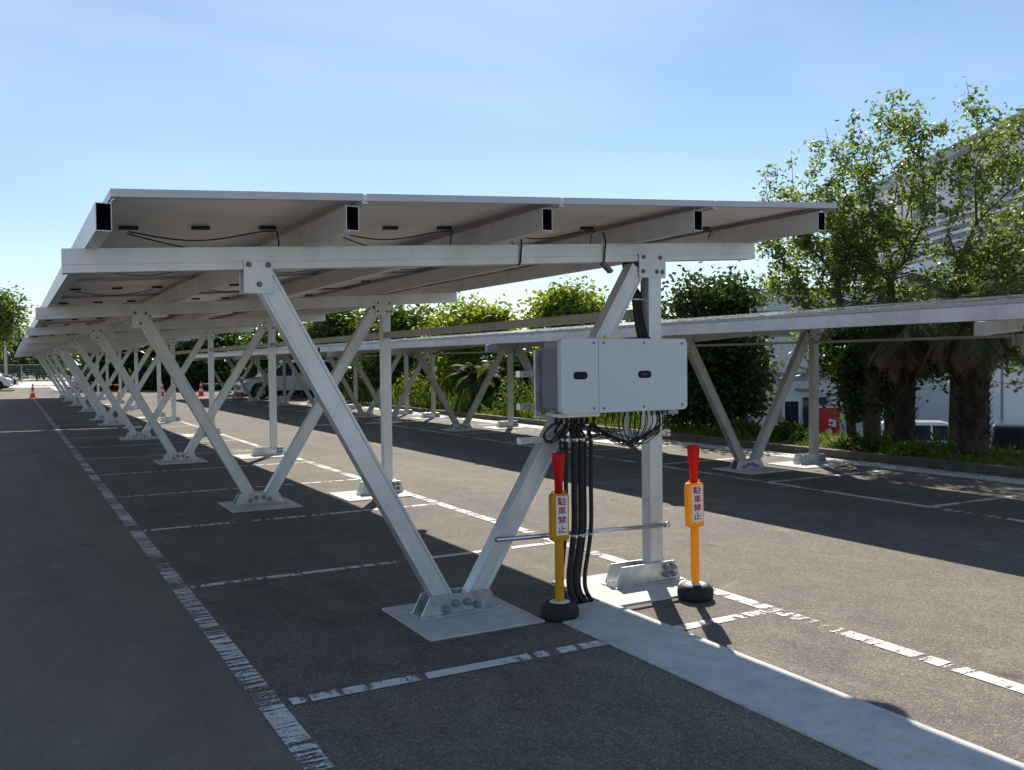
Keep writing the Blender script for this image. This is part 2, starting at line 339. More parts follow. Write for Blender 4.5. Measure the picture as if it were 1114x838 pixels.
# raised concrete strip that carries the cable duct, pads are added with the frames
b = MB(); b.box(1.83, 2.315, -7, .70, -.05, .014); tag(b.build('concrete_strip', M['concrete'], bevel=.004), kind='structure')
sheet('concrete_gutter', M['concrete'], 9.62, 10.13, -12, 33, .004)
sheet('concrete_apron', M['concrete'], -60, 26, 72, 125, .004)
sheet('road_line', M['sticker'], 1.6, 2.1, 60, 92, .008)
b = MB(); b.box(10.13, 10.29, -14, 33, -.1, .125); b.box(10.29, 12.75, 32.85, 33, -.1, .125)
tag(b.build('kerb', M['kerb'], bevel=.012), kind='structure')
b = MB(); b.box(10.29, 12.75, -14, 32.85, -.1, .055); tag(b.build('planting_bed_soil', M['soil']), kind='structure')
b = MB(); b.box(-60, -.75, 62, 64, 0, .06); tag(b.build('verge', M['grass']), kind='structure')

# ------------------------------------------------------------------ solar carports
def frame_parts(root, y, zbf, xbl, xbr, xl, xf, xp, al, first=False):
    """one V-frame: roof beam, two sloped legs, post, shoes, gussets"""
    hb = .1215; yf = y - .045
    # beam with a raised lower flange and groove
    o = MB()
    prof_hi = [(-.045, .0), (.045, .0), (.045, -.004), (.045, -.004)]
    def zq(x): return zbf(x)
    A = (xbl, y, 0); B = (xbr, y, 0)
    def strip(y0, y1, za, zb_):
        o.add([(xbl, y0, zq(xbl) + za), (xbr, y0, zq(xbr) + za), (xbr, y1, zq(xbr) + za), (xbl, y1, zq(xbl) + za),
               (xbl, y0, zq(xbl) + zb_), (xbr, y0, zq(xbr) + zb_), (xbr, y1, zq(xbr) + zb_), (xbl, y1, zq(xbl) + zb_)],
              [(0, 3, 2, 1), (4, 5, 6, 7), (0, 1, 5, 4), (1, 2, 6, 5), (2, 3, 7, 6), (3, 0, 4, 7)])
    strip(y - .045, y + .045, 0, .036); strip(y - .038, y + .038, .036, .041); strip(y - .044, y + .044, .041, .113); strip(y - .040, y + .040, .113, hb)
    o.build('roof_beam', al, root)
    # legs: channel profile with shallow grooves on the faces
    w = .060; t = .048
    prof = [(-t, -w), (t, -w), (t, -w + .016), (t - .005, -w + .019), (t - .005, w - .019), (t, w - .016), (t, w), (-t, w), (-t, w - .016), (-t + .005, w - .019), (-t + .005, -w + .019), (-t, -w + .016)]
    zt = zbf(xl) + .0; zf = .045
    m = (xf - .07 - xl) / (zt - .08)
    l = MB(); l.sweep(prof, (xf - .07 + m * .02, y, zf), (xl - m * -.0, y, zt - .004), (0, 1, 0)); l.build('leg', al, root, bevel=.002)
    xt = xp - .135; ztp = zbf(xt) - .045
    l = MB(); l.sweep(prof, (xf + .09, y, zf), (xt, y, ztp), (0, 1, 0)); l.build('leg', al, root, bevel=.002)
    l = MB(); prof2 = [(-.0535, -.048), (-.02, -.048), (-.016, -.044), (.016, -.044), (.02, -.048), (.0535, -.048), (.0535, .048), (-.0535, .048)]
    l.sweep(prof2, (xp, y, .03), (xp, y, zbf(xp) - .004), (1, 0, 0)); l.build('post', al, root, bevel=.002)
    # gusset plates front and back with bolts
    def gusset(xc, wid, zlo, zhi, bolts):
        for s_ in (1, -1):
            b_ = MB(); b_.box(xc - wid / 2, xc + wid / 2, y + s_ * .052 - .004, y + s_ * .052 + .004, zlo, zhi); p_ = b_.build('gusset_plate', al, root, bevel=.0015)
        for bx_, bz_ in bolts:
            q = MB(); q.cyl((bx_, y - .068, bz_), (bx_, y - .0561, bz_), .0105, 6); q.build('bolt', M['boltdark'], p_); q = MB(); q.cyl((bx_, y - .0585, bz_), (bx_, y - .0562, bz_), .016, 14); q.build('washer', M['capgrey'], p_)
    zg = zbf(xl)
    gusset(xl - .015, .155, zg - .135, zg + .045, [(xl - .065, zg + .022), (xl + .04, zg + .022), (xl - .01, zg - .085)])
    zg = zbf(xp)
    gusset(xp - .025, .225, zg - .118, zg + .045, [(xp - .10, zg + .022), (xp + .04, zg + .022), (xp - .105, zg - .075), (xp + .01, zg - .075), (xp + .058, zg - .075)])
    if first: b_ = MB(); b_.bar((xp - .405, y, zbf(xp - .405)), (xp - .335, y, zbf(xp) - .085), .05, .022); b_.build('knee_bracket', M['boltdark'], root)
    # shoes
    def shoe(x0, x1, s0, h, caps):
        b_ = MB()
        for s_ in (-1, 1):
            yy = y + s_ * .064
            b_.prism([(x0, .022), (x1, .022), (x1 - s0, h), (x0 + s0, h)], yy - .005, yy + .005)
        b_.box(x0 - .01, x1 + .01, y - .095, y + .095, .012, .022)
        p_ = b_.build('base_shoe', M['galv'], root, bevel=.002)
        for cx_, cz_, rr_ in caps:
            c_ = MB(); c_.lathe((cx_, y - .069, cz_), [(0, -.048), (rr_ * .62, -.046), (rr_ * .72, -.030), (rr_ * .9, -.028), (rr_, -.012), (rr_, 0)], 10, 'y'); c_.build('bolt_cap', M['capgrey'], p_)
    shoe(xf - .26, xf + .27, .06, .135, [(xf - .10, .055, .024), (xf - .035, .082, .024), (xf + .045, .082, .024), (xf + .11, .055, .024)])
    shoe(xp - .36, xp + .19, .05, .15, [(xp + .060, .112, .023), (xp + .060, .060, .023), (xp + .112, .112, .021), (xp + .112, .060, .021)])
    b_ = MB(); b_.box(xf - .37, xf + .37, y - .46, y + .30, -.05, .012); b_.build('concrete_pad', M['concrete'], root, bevel=.003)
    b_ = MB(); b_.box(xp - .62, xp + .20, y - .42, y + .34, -.05, .012); b_.build('concrete_pad', M['concrete'], root, bevel=.003)

def make_panel(w, slope):
    """one module lying in its own plane, origin at its centre: frame, backsheet, glass, three junction boxes"""
    L_ = 2.278; t = .035; fw = .024; r = MB()
    hx, hy = w / 2, L_ / 2
    r.cur = 0
    r.box(-hx, hx, -hy, -hy + .012, 0, t); r.box(-hx, hx, hy - .012, hy, 0, t); r.box(-hx, -hx + .012, -hy + .012, hy - .012, 0, t); r.box(hx - .012, hx, -hy + .012, hy - .012, 0, t)
    r.box(-hx + .012, hx - .012, -hy + .012, -hy + .034, 0, .002); r.box(-hx + .012, hx - .012, hy - .034, hy - .012, 0, .002)
    r.box(-hx + .012, -hx + .034, -hy + .034, hy - .034, 0, .002); r.box(hx - .034, hx - .012, -hy + .034, hy - .034, 0, .002)
    r.cur = 1; r.quad((-hx + .012, -hy + .012, .026), (-hx + .012, hy - .012, .026), (hx - .012, hy - .012, .026), (hx - .012, -hy + .012, .026))
    r.cur = 2; r.quad((-hx + .012, -hy + .012, t - .001), (hx - .012, -hy + .012, t - .001), (hx - .012, hy - .012, t - .001), (-hx + .012, hy - .012, t - .001))
    o = r.build('solar_panel', [M['frame'], M['backsheet'], M['cells']])
    jb = MB(); jb.box(-.05, .05, -.016, .016, .006, .0255); j0 = jb.build('junction_box', M['blackplastic'], o, bevel=.003); j0.location = (-w / 3, 0, 0)
    for xx in (0, w / 3):
        j = j0.copy(); COL.objects.link(j); j.parent = o; j.location = (xx, 0, 0)
    return o

def carport(name, label, frames, y0, rows, xs_p, zbf, slope, xbl, xbr, xl, xf, xp, pur, al, cables):
    root = empty(name, (xf, frames[0], 0)); tag(root, label, 'solar carport', 'solar carports over the parking bays')
    off = V((-xf, -frames[0], 0)); inner = empty('tmp', (0, 0, 0))
    y1 = y0 + rows * 2.3
    protos = []
    ang = -math.atan(slope)
    for i in range(len(xs_p) - 1):
        w = xs_p[i + 1] - xs_p[i] - .018; xc = (xs_p[i] + xs_p[i + 1]) / 2
        for k_ in range(rows):
            if k_ == 0: o = make_panel(w, slope); protos.append(o)
            else: o = copy_tree(protos[i])
            o.parent = root; o.location = V((xc, y0 + 1.139 + 2.3 * k_, zbf(xc) + .2615)) ; o.rotation_euler = (0, ang, 0)
    al_p = M['alu']
    for x in pur:
        b_ = MB(); z = zbf(x) + .1225; h = .125; hw = .033; ya, yb = y0 + .075, y1 - .075
        for (a0, a1, b0, b1) in ((-hw, hw, 0, .004), (-hw, hw, h - .004, h), (-hw, -hw + .003, .004, h - .004), (hw - .003, hw, .004, h - .004)):
            b_.box(x + a0, x + a1, ya, yb, z + b0, z + b1)
        pu_ = b_.build('purlin', al_p, root)
        b_ = MB(); b_.box(x - hw + .003, x + hw - .003, ya + .004, ya + .010, z + .004, z + h - .004); b_.build('end_shade', M['void'], pu_)  # black sheet added inside the purlin mouth, painting the shade of its hollow
    for x in xs_p:
        xx = min(max(x, xs_p[0] + .02), xs_p[-1] - .02)
        b_ = MB(); b_.box(xx - (.017 if xs_p[0] < x < xs_p[-1] else .004), xx + (.017 if xs_p[0] < x < xs_p[-1] else .004), y0 + .01, y1 - .01, zbf(xx) + .2485, zbf(xx) + .2560); b_.build('mounting_rail', M['galv'], root)
    if not cables and xs_p[0] > 5:
        for q in range(int(rows * 2.3 / .72) + 1):
            yy = y0 + .2 + q * .72
            if yy < y1: b_ = MB(); b_.box(xs_p[0] + .012, xs_p[0] + .05, yy - .03, yy + .03, zbf(xs_p[0]) + .2985, zbf(xs_p[0]) + .306); b_.build('clamp', M['galv'], root)
    for yy in frames: frame_parts(root, yy, zbf, xbl, xbr, xl, xf, xp, al, cables and yy == frames[0])
    b_ = MB(); b_.box(xp - .025, xp + .025, frames[0] + .05, frames[-1] + .3, zbf(xp) - .39, zbf(xp) - .32) if cables else b_.box(xp - .018, xp + .018, frames[0] - 2.2, frames[-1] + 1.0, zbf(xp) - .20, zbf(xp) - .165)
    b_.build('tie_rail', M['alu_shade'], root)
    if cables:
        rnd = random.Random(5)
        for k_ in range(4):
            for i in range(len(xs_p) - 1):
                w = xs_p[i + 1] - xs_p[i]; xc = (xs_p[i] + xs_p[i + 1]) / 2; yc = y0 + 1.139 + 2.3 * k_
                zt = lambda x: zbf(x) + .258
                xa = xc - w / 3; xb = xc + w / 3 - .05
                pts = []
                for q in range(15):
                    t = q / 14; x = xa + (xb - xa) * t
                    pts.append((x, yc - .02 + .05 * math.sin(3 * t), zt(x) - .004 - .045 * math.sin(PI * t) ** 1.2))
                b_ = MB(); b_.tube(pts, .0042, 6); b_.build('panel_cable', M['rubber'], root)
                if k_ > 0: continue
                # loop that leaves the last box and drops behind the purlin
                x = xb; x2 = xs_p[i + 1] - .10 - rnd.random() * .04
                pts = [(x, yc - .03, zt(x) - .004), (x + .08, yc - .04, zt(x) + .0), (x2 - .02, yc + .0, zt(x2) - .02), (x2, yc + .05, zt(x2) - .07), (x2 + .003, yc + .08, zt(x2) - .16), (x2 + .02, yc + .12, zt(x2) - .20)]
                b_ = MB(); b_.tube(smooth(pts), .0045, 6); b_.build('panel_cable', M['rubber'], root)
                pts = [(xa, yc + .02, zt(xa) - .01), (xa + .3 * w, yc + .35, zt(xa + .3 * w) - .05), (xa + .62 * w, yc + .75 + rnd.random() * .2, zt(xa + .6 * w) - .03), (xa + .70 * w, yc + 1.1, zt(xa + .7 * w) - .015)]
                b_ = MB(); b_.tube(smooth(pts), .0042, 6); b_.build('panel_cable', M['rubber'], root)
    bpy.data.objects.remove(inner)
    for o in [o for o in bpy.data.objects if o.parent == root]: o.location = V(o.location) + off
    return root
def smooth(pts, n=6):
    P = [V(p) for p in pts]; P = [P[0]] + P + [P[-1]]; out = []
    for i in range(1, len(P) - 2):
        for k_ in range(n):
            t = k_ / n; a, b_, c, d = P[i - 1], P[i], P[i + 1], P[i + 2]
            out.append(.5 * ((2 * b_) + (c - a) * t + (2 * a - 5 * b_ + 4 * c - d) * t * t + (3 * b_ - a - 3 * c + d) * t ** 3))
    out.append(P[-2]); return out

S1 = .05936
zb1 = lambda x: 2.0109 + S1 * (x + .763)
PX = [-.611, .559, 1.705, 2.812, 3.874]; PU = [-.626, .515, 1.65, 2.735, 3.80]
c1 = carport('solar_carport', 'near solar panel carport on V-shaped aluminium legs carrying the inverter cabinet', [.967, 6.08, 11.4, 16.75, 22.1], .195, 10, PX, zb1, S1, -.763, 3.824, .211, 1.38, 2.90, PU, M['alu'], True)
c1b = carport('solar_carport', 'far solar panel carport continuing the near row, behind it towards the traffic cones', [24.8, 30.3, 35.7, 41.2, 46.2], 23.4, 11, PX, zb1, S1, -.763, 3.824, .211, 1.38, 2.90, PU, M['alu'], False)
S2 = .080
zb2 = lambda x: 1.738 + S2 * (x - 6.5)
PX2 = [6.5, 7.63, 8.76, 9.88]; PU2 = [6.535, 7.63, 8.76, 9.84]
c2 = carport('solar_carport', 'right-hand solar carport along the planting bed, nearer half beside the palms', [.85, 5.49, 10.15, 14.76, 19.24], -.15, 9, PX2, zb2, S2, 6.33, 9.86, 6.98, 8.02, 9.33, PU2, M['alu_shade'], False)
c2b = carport('solar_carport', 'right-hand solar carport, farther half with the white van parked under it', [21.2, 25.75, 30.35, 34.95, 39.5], 20.62, 9, PX2, zb2, S2, 6.33, 9.86, 6.98, 8.02, 9.33, PU2, M['alu_shade'], False)
# unseen dome added on the roof edge to cast the strip's round shadow
b = MB(); b.lathe((3.965 - 1.38, 1.36 - .967, zb1(3.9) + .302), [(0, .09), (.07, .085), (.115, .065), (.135, .035), (.14, 0), (0, 0)], 24); b.build('shadow_dome', M['inverter_side'], c1)
# black ties hanging over the front beam, dark duct down the post
for x in (1.84, 2.48):
    b = MB(); z = zb1(x); y = .967
    b.tube(smooth([(x + .01, y - .02, z + .20), (x + .006, y - .055, z + .135), (x, y - .054, z + .06), (x - .004, y - .053, z + .01), (x - .004, y - .02, z - .006)]), .006, 6)
    o = b.build('cable_tie', M['rubber'], c1); o.location = (-1.38, -.967, 0)
b = MB()
for dx in (0, .03, .06): b.tube(smooth([(2.76 + dx, 1.08, 2.24), (2.76 + dx * .6, 1.045, 2.09), (2.795 + dx * .9, 1.02, 1.98), (2.80 + dx, 1.0, 1.85), (2.79 + dx, .94, 1.70), (2.78 + dx, .86, 1.66)]), .020, 8)
o = b.build('riser_conduit', M['rubber'], c1); o.location = (-1.38, -.967, 0)
b = MB(); b.box(2.765, 2.90, .985, 1.055, 1.962, 1.972); o = b.build('conduit_clamp', M['galv'], c1); o.location = (-1.38, -.967, 0)

# ------------------------------------------------------------------ inverter cabinet, its rails and conduits
inv = empty('inverter_cabinet', (2.42, .60, 1.22)); tag(inv, 'light grey inverter box with two dark oval windows mounted on the near carport frame', 'inverter')
def IV(mb, name, mat, bevel=0, parent=None, seg=2):
    o = mb.build(name, mat, parent or inv, bevel=bevel, seg=seg)
    o.location = (0, 0, 0) if parent else (-2.42, -.60, -1.22)
    return o
X0, X1, Z0, Z1 = 1.935, 2.915, 1.222, 1.686; XM = 2.212
b = MB(); b.prism(rrect((X0 + X1) / 2 + .01, (Z0 + Z1) / 2, X1 - X0 - .05, Z1 - Z0 - .03, .02), .645, .86); IV(b, 'housing', M['inverter_side'], .004)
b = MB()
for k in range(18): b.box(X0 + .006, X0 + .016, .66 + k * .0105, .664 + k * .0105, Z0 + .03, Z1 - .05)
IV(b, 'heat_sink', M['inverter_side'])
def cover(xa, xb, rl, rr_):
    w = xb - xa; pts = []
    for (cx_, cz_, r_, a0) in ((xb - rr_, Z1 - rr_, rr_, 0), (xa + rl, Z1 - rl, rl, 90), (xa + rl, Z0 + rl, rl, 180), (xb - rr_, Z0 + rr_, rr_, 270)):
        for k in range(6): a = math.radians(a0 + 18 * k); pts.append((cx_ + r_ * math.cos(a), cz_ + r_ * math.sin(a)))
    b = MB(); b.prism(pts, .600, .645); return b
cl = IV(cover(X0, XM - .0015, .028, .004), 'cover', M['inverter'], .006, seg=3)
cr = IV(cover(XM + .0015, X1, .004, .032), 'cover', M['inverter'], .006, seg=3)
for (xc, pr) in ((2.075, cl), (2.565, cr)):
    b = MB(); b.prism(rrect(xc, 1.457, .104, .047, .0225, 6), .5975, .602); IV(b, 'oval_window', M['glassdark'], parent=pr)
ledm, nt, out = newmat('status_glow'); e = nd(nt, 'ShaderNodeEmission', Strength=.35); e.inputs[0].default_value = (.30, .08, .35, 1); nt.links.new(e.outputs[0], out.inputs[0])
b = MB(); b.box(2.548, 2.582, .5962, .5972, 1.4555, 1.4585); IV(b, 'status_light', ledm, parent=cr)
for (x, z, pr) in ((2.175, Z1 - .028, cl), (2.175, Z0 + .028, cl), (2.25, Z1 - .028, cr), (2.25, Z0 + .028, cr), (2.56, Z1 - .028, cr), (2.56, Z0 + .028, cr), (2.87, Z1 - .032, cr), (2.87, Z0 + .032, cr)):
    b = MB(); b.lathe((x, .600, z), [(0, -.001), (.006, -.001), (.009, -.0025), (.0095, 0)], 12, 'y'); IV(b, 'cover_screw', M['capgrey'], parent=pr)
# back plate and lower gland plate
b = MB(); b.box(1.905, 1.955, .862, .880, 1.19, 1.62); IV(b, 'mounting_bracket', M['galv'], .002)
b = MB(); b.box(2.86, 2.93, .862, .88, 1.17, 1.25); IV(b, 'mounting_bracket', M['galv'], .002)
b = MB(); b.box(1.885, 1.955, .80, .8615, 1.19, 1.205); IV(b, 'bracket_lip', M['galv'], .002)
b = MB(); b.box(1.96, 2.26, .66, .84, 1.196, 1.222); IV(b, 'gland_plate', M['galv'], .002)
for k in range(7):
    b = MB(); x = 1.985 + k * .038; b.cyl((x, .74, 1.196), (x, .74, 1.165), .013, 6); b.cyl((x, .74, 1.165), (x, .74, 1.15), .010, 10); IV(b, 'cable_gland', M['blackplastic'])
for k in range(12):
    b = MB(); x = 2.36 + k * .044; b.cyl((x, .72, 1.235), (x, .72, 1.185), .0075, 8); IV(b, 'plug', M['blackplastic'])
b = MB(); b.box(2.84, 2.92, .70, .80, 1.185, 1.222); IV(b, 'isolator_switch', M['inverter_side'], .004)
b = MB(); b.cyl((2.33, .70, Z1 - .01), (2.33, .70, Z1 + .022), .012, 10); b.cyl((2.36, .72, Z1 - .01), (2.36, .72, Z1 + .012), .008, 8)
b.box(2.22, 2.46, .70, .72, Z1 - .01, Z1 + .006); IV(b, 'lifting_eye', M['plateyellow'])
# square mounting rails
for z, xe in ((1.468, 2.92), (1.262, 2.92), (1.045, 2.955)):
    b = MB(); b.box(1.81, xe, .883, .921, z - .019, z + .019); r_ = b.build('mounting_rail', M['galv'], c1, bevel=.003); r_.location = (-1.38, -.967, 0)
    b = MB(); b.box(1.800, 1.812, .880, .924, z - .022, z + .022); e_ = b.build('end_cap', M['steel'], r_, bevel=.003)
    for x in (1.84, 1.94, 2.02):
        b = MB(); b.cyl((x, .876, z), (x, .884, z), .009, 6); b.build('bolt', M['steel'], r_)
b = MB(); b.tube([(1.63, .895, .438), (2.96, .895, .405)], .0155, 10); b.tube([(2.955, .895, .405), (2.985, .895, .404)], .02, 10); r_ = b.build('lower_rail', M['steel'], c1); r_.location = (-1.38, -.967, 0)
# U-bolt nuts on the outside of the post
b = MB()
for z in (1.03, 1.055): b.cyl((2.955, .90, z), (2.985, .90, z), .010, 6); b.cyl((2.955, .87, z), (2.985, .87, z), .010, 6)
r_ = b.build('u_bolt', M['steel'], c1); r_.location = (-1.38, -.967, 0)
# corrugated conduits down to the duct in the strip
def corrugated(pts, r, name='cable_conduit', label=None, pitch=.011):
    path = smooth(pts, 10)
    L_ = [0]
    for i in range(1, len(path)): L_.append(L_[-1] + (path[i] - path[i - 1]).length)
    n = int(L_[-1] / (pitch / 2)); P = []; R_ = []
    j = 0
    for i in range(n + 1):
        s = L_[-1] * i / n
        while j < len(L_) - 2 and L_[j + 1] < s: j += 1
        t = (s - L_[j]) / max(1e-9, L_[j + 1] - L_[j]); P.append(path[j].lerp(path[j + 1], t)); R_.append(r * (1.0 if i % 2 else .86))
    b = MB(); b.tube(P, R_, 10); o = b.build(name, M['rubber'])
    return o
CD = [(2.035, .80, .010), (2.078, .80, .015), (2.135, .79, .023), (2.186, .79, .023), (2.225, .80, .009), (2.262, .79, .015)]
cond = empty('conduit_bundle', (2.14, .79, 0)); tag(cond, 'bundle of black corrugated conduits dropping from the inverter to the ground', 'conduits')
for i, (x, y, r) in enumerate(CD):
    t = (x - 2.0) / .26
    zt = 1.16 - (.02 if i % 2 else 0)
    dx = .035
    pts = [(x + (.0), y - .03, zt), (x + .01 * (i % 3 - 1), y + .02, zt - .06), (x + .012, y, 1.03), (x + .010, y, .75), (x + .008, y - .002, .50), (x - .012, y - .004, .35), (x - .028 - .02 * t, y - .01, .18), (x - .02 - .03 * t, y - .02, .08), (x + .01 - .02 * t, y - .03, .0)]
    o = corrugated(pts, r); o.parent = cond; o.location = (-2.14, -.79, 0)
    if x > 2.02:
        b = MB(); b.lathe((x + .012, y, 1.045), [(r + .001, -.010), (r + .003, -.010), (r + .003, .010), (r + .001, .010)], 12); b.box(x + .012 - .008, x + .012 + .008, y - r - .012, y - r, 1.035, 1.055); q = b.build('pipe_clip', M['steel'], cond); q.location = (-2.14, -.79, 0)
        b = MB(); b.lathe((x + .003, y - .003, .43), [(r + .001, -.010), (r + .003, -.010), (r + .003, .010), (r + .001, .010)], 12); b.box(x - .005, x + .011, y - r - .012, y - r, .42, .44); q = b.build('pipe_clip', M['steel'], cond); q.location = (-2.14, -.79, 0)
# looping cables under the box
loops = [[(1.99, .76, 1.16), (1.93, .74, 1.13), (1.885, .73, 1.09), (1.90, .72, 1.05), (1.96, .73, 1.045), (2.02, .75, 1.09), (2.06, .76, 1.15)],
         [(2.02, .76, 1.16), (1.95, .735, 1.15), (1.895, .725, 1.11), (1.89, .72, 1.065), (1.95, .74, 1.055), (2.03, .75, 1.12), (2.09, .76, 1.165)],
         [(2.10, .75, 1.17), (2.05, .72, 1.10), (2.00, .73, 1.06), (2.04, .75, 1.03), (2.06, .78, .98)],
         [(2.16, .75, 1.17), (2.22, .72, 1.11), (2.30, .73, 1.08), (2.25, .76, 1.05), (2.20, .78, 1.02)]]
for p in loops:
    b = MB(); b.tube(smooth(p), .0065, 6); o = b.build('looped_cable', M['rubber'], cond); o.location = (-2.14, -.79, 0)
dc = empty('string_cable_bundle', (2.6, .75, 1.1)); tag(dc, 'drooping bunch of thin black cables under the right half of the inverter', 'cables')
rnd = random.Random(3)
for k in range(22):
    x = 2.36 + (k % 12) * .044 + rnd.uniform(-.008, .008); xl_ = 2.60 + (x - 2.60) * .28 + rnd.uniform(-.03, .03); zl = .985 + rnd.uniform(-.015, .045)
    x2 = 2.34 if k % 2 else 2.86
    pts = [(x, .72, 1.19), (x + rnd.uniform(-.006, .006), .73, 1.12), ((x + xl_) / 2, .75, 1.04), (xl_, .77 + rnd.uniform(-.02, .02), zl), ((xl_ + x2) / 2, .80, zl + .04), (x2, .83, 1.10 + rnd.uniform(-.03, .03)), (x2 + rnd.uniform(-.02, .02), .85, 1.2)]
    b = MB(); b.tube(smooth(pts), .0032, 5); o = b.build('string_cable', M['rubber'], dc); o.location = (-2.6, -.75, -1.1)

# ------------------------------------------------------------------ bollards
GLYPHS = {
 'stop_horse': [[(.6,9.6),(.6,4.2)],[(.6,9.6),(4.3,9.6)],[(.6,7.8),(4.1,7.8)],[(.6,6.1),(4.1,6.1)],[(2.4,9.6),(2.4,4.3)],[(.6,4.3),(4.5,4.3),(4.3,1),(3.4,.3)],[(.5,3),(.1,.8)],[(1.5,3),(1.7,1.2)],[(2.5,3),(2.8,1.4)],[(3.4,3.1),(3.7,2)],
                [(7,10),(7.9,9)],[(5.5,7.6),(9.9,7.6)],[(5.8,4.4),(9.5,4.4)],[(5.2,.6),(10,.6)],[(7.7,7.6),(7.7,.6)]],
 'car': [[(1,8.7),(9,8.7)],[(2,7.1),(8,7.1),(8,3.4),(2,3.4),(2,7.1)],[(2,5.25),(8,5.25)],[(.2,1.8),(9.8,1.8)],[(5,10),(5,-.1)]],
 'forbid': [[(.4,8.3),(4.6,8.3)],[(2.5,9.9),(2.5,5.5)],[(2.4,8),(.4,6)],[(2.7,7.6),(4.4,6.1)],[(5.4,8.3),(9.6,8.3)],[(7.5,9.9),(7.5,5.5)],[(7.3,8),(5.5,6)],[(7.7,7.8),(9.7,6)],[(2.1,4.7),(7.9,4.7)],[(.6,3.2),(9.4,3.2)],[(5,3.2),(5,.1),(4,.1)],[(3,2.3),(1.2,.5)],[(7,2.3),(8.8,.5)]],
 'halt': [[(5.2,9.8),(5.2,.7)],[(5.2,5.4),(9,5.4)],[(2,6.4),(2,.7)],[(.2,.7),(9.9,.7)]]}
def sign_writing(parent):
    """the four characters stacked down the white sticker"""
    b = MB(); w = .60; ch = .0445; pitch = .0555; wd = .053
    for k, key in enumerate(('stop_horse', 'car', 'forbid', 'halt')):
        ox, oz = .008 - wd / 2, .622 + .2225 / 2 - .002 - ch - k * pitch
        for qi, st in enumerate(GLYPHS[key]):
            for a, c in zip(st[:-1], st[1:]):
                a, c = V(a), V(c); d = (c - a).normalized(); n = V((-d.y, d.x)) * w; a2, c2 = a - d * w * .8, c + d * w * .8
                y = -.0282 - .00003 * (qi + 1)
                pt = lambda p: (ox + p.x * wd / 10, y, oz + p.y * ch / 10)
                b.quad(pt(a2 - n), pt(c2 - n), pt(c2 + n), pt(a2 + n))
    return b.build('sign_writing', M['redink'], parent)
def bollard():
    r = empty('sign_bollard', (0, 0, 0))
    b = MB(); b.lathe((0, 0, 0), [(0, 0), (.098, 0), (.113, .012), (.117, .045), (.113, .072), (.095, .096), (.070, .104), (.055, .100), (.052, .09), (0, .09)], 28); base = b.build('rubber_base', M['rubber'], r)
    b = MB(); b.lathe((0, 0, .088), [(0, 0), (.066, 0), (.066, .012), (.056, .017), (.03, .018), (0, .018)], 24); b.build('base_disc', M['bldwarm'], base)
    b = MB(); b.lathe((0, 0, .10), [(.0275, 0), (.0275, .38)], 20); b.build('pole', M['yellow'], r)
    b = MB(); b.prism(rrect(0, .612, .114, .285, .016), -.026, .026); head = b.build('sign_head', M['yellow'], r, bevel=.006, seg=3)
    b = MB(); b.prism(rrect(.008, .622, .076, .235, .004), -.0275, -.026); st = b.build('sticker', M['sticker'], head)
    sign_writing(head)
    for s in (-1, 1):
        b = MB(); b.tube([(s * .036 + .010 * math.cos(a), 0, .757 + .012 * math.sin(a)) for a in [PI * k / 8 for k in range(9)]], .0035, 6); b.build('rope_eye', M['yellow'], head)
    b = MB(); b.lathe((0, 0, .755), [(0, 0), (.024, 0), (.026, .10), (.034, .13), (.040, .225), (.041, .238), (.036, .240), (.034, .225), (0, .215)], 24); b.build('beacon_top', M['red'], r)
    return r
b1 = bollard(); b1.location = (1.87, .535, .0); b1.rotation_euler.z = math.radians(-7)
tag(b1, 'yellow no-parking post with red top in front of the black conduits, left one', 'bollard', 'yellow no-parking posts')
b2 = copy_tree(b1); b2.location = (2.855, .46, .0); b2.rotation_euler = (0, math.radians(-.6), math.radians(-10))
tag(b2, 'yellow no-parking post with red top standing right of the metal post in the sun', 'bollard')

# ------------------------------------------------------------------ cones and bars
def cone_bm(root):
    b = MB(); b.prism(rrect(0, 0, .38, .38, .05), 0, .03, 'z'); b.lathe((0, 0, .03), [(.15, 0), (.135, .02), (.028, .66), (.024, .67), (0, .67)], 20); b.build('cone_body', M['cone'], root)
    b = MB(); b.lathe((0, 0, .03), [(.105, .20), (.083, .34)], 20); b.lathe((0, 0, .03), [(.06, .48), (.043, .59)], 20); b.build('reflective_band', M['conewhite'], root)
cp = [(.0, 47.0), (1.95, 45.9), (3.8, 45.0), (5.6, 43.9), (7.31, 43.0), (8.95, 41.6)]
cl_ = ['orange traffic cone at the far end of the long white line, leftmost', 'orange traffic cone second from the left in the far row', 'orange traffic cone third from the left between carport legs', 'orange traffic cone fourth from the left behind the carport posts', 'orange traffic cone in the far row just left of the white van', 'orange traffic cone at the nose of the parked white van']
c0 = None
for (x, y), lb in zip(cp, cl_):
    if c0 is None: c0 = empty('traffic_cone', (x, y, 0)); cone_bm(c0); c = c0
    else: c = copy_tree(c0); c.location = (x, y, 0)
    tag(c, lb, 'traffic cone', 'orange traffic cones across the lane')
bl = ['red and white cone bar between the two leftmost cones', 'red and white cone bar between the second and third cones', 'red and white cone bar between the third and fourth cones', 'red and white cone bar between the fourth and fifth cones', 'red and white cone bar next to the white van']
for i in (0, 1, 4):
    a, c = V((*cp[i], .60)), V((*cp[i + 1], .60)); b = MB()
    for k in range(10): b.cur = k % 2; b.tube([a.lerp(c, k / 10), a.lerp(c, (k + 1) / 10)], .018, 8)
    o = b.build('cone_bar', [M['cone'], M['conewhite']]); tag(o, bl[i], 'cone bar', 'bars between the cones')

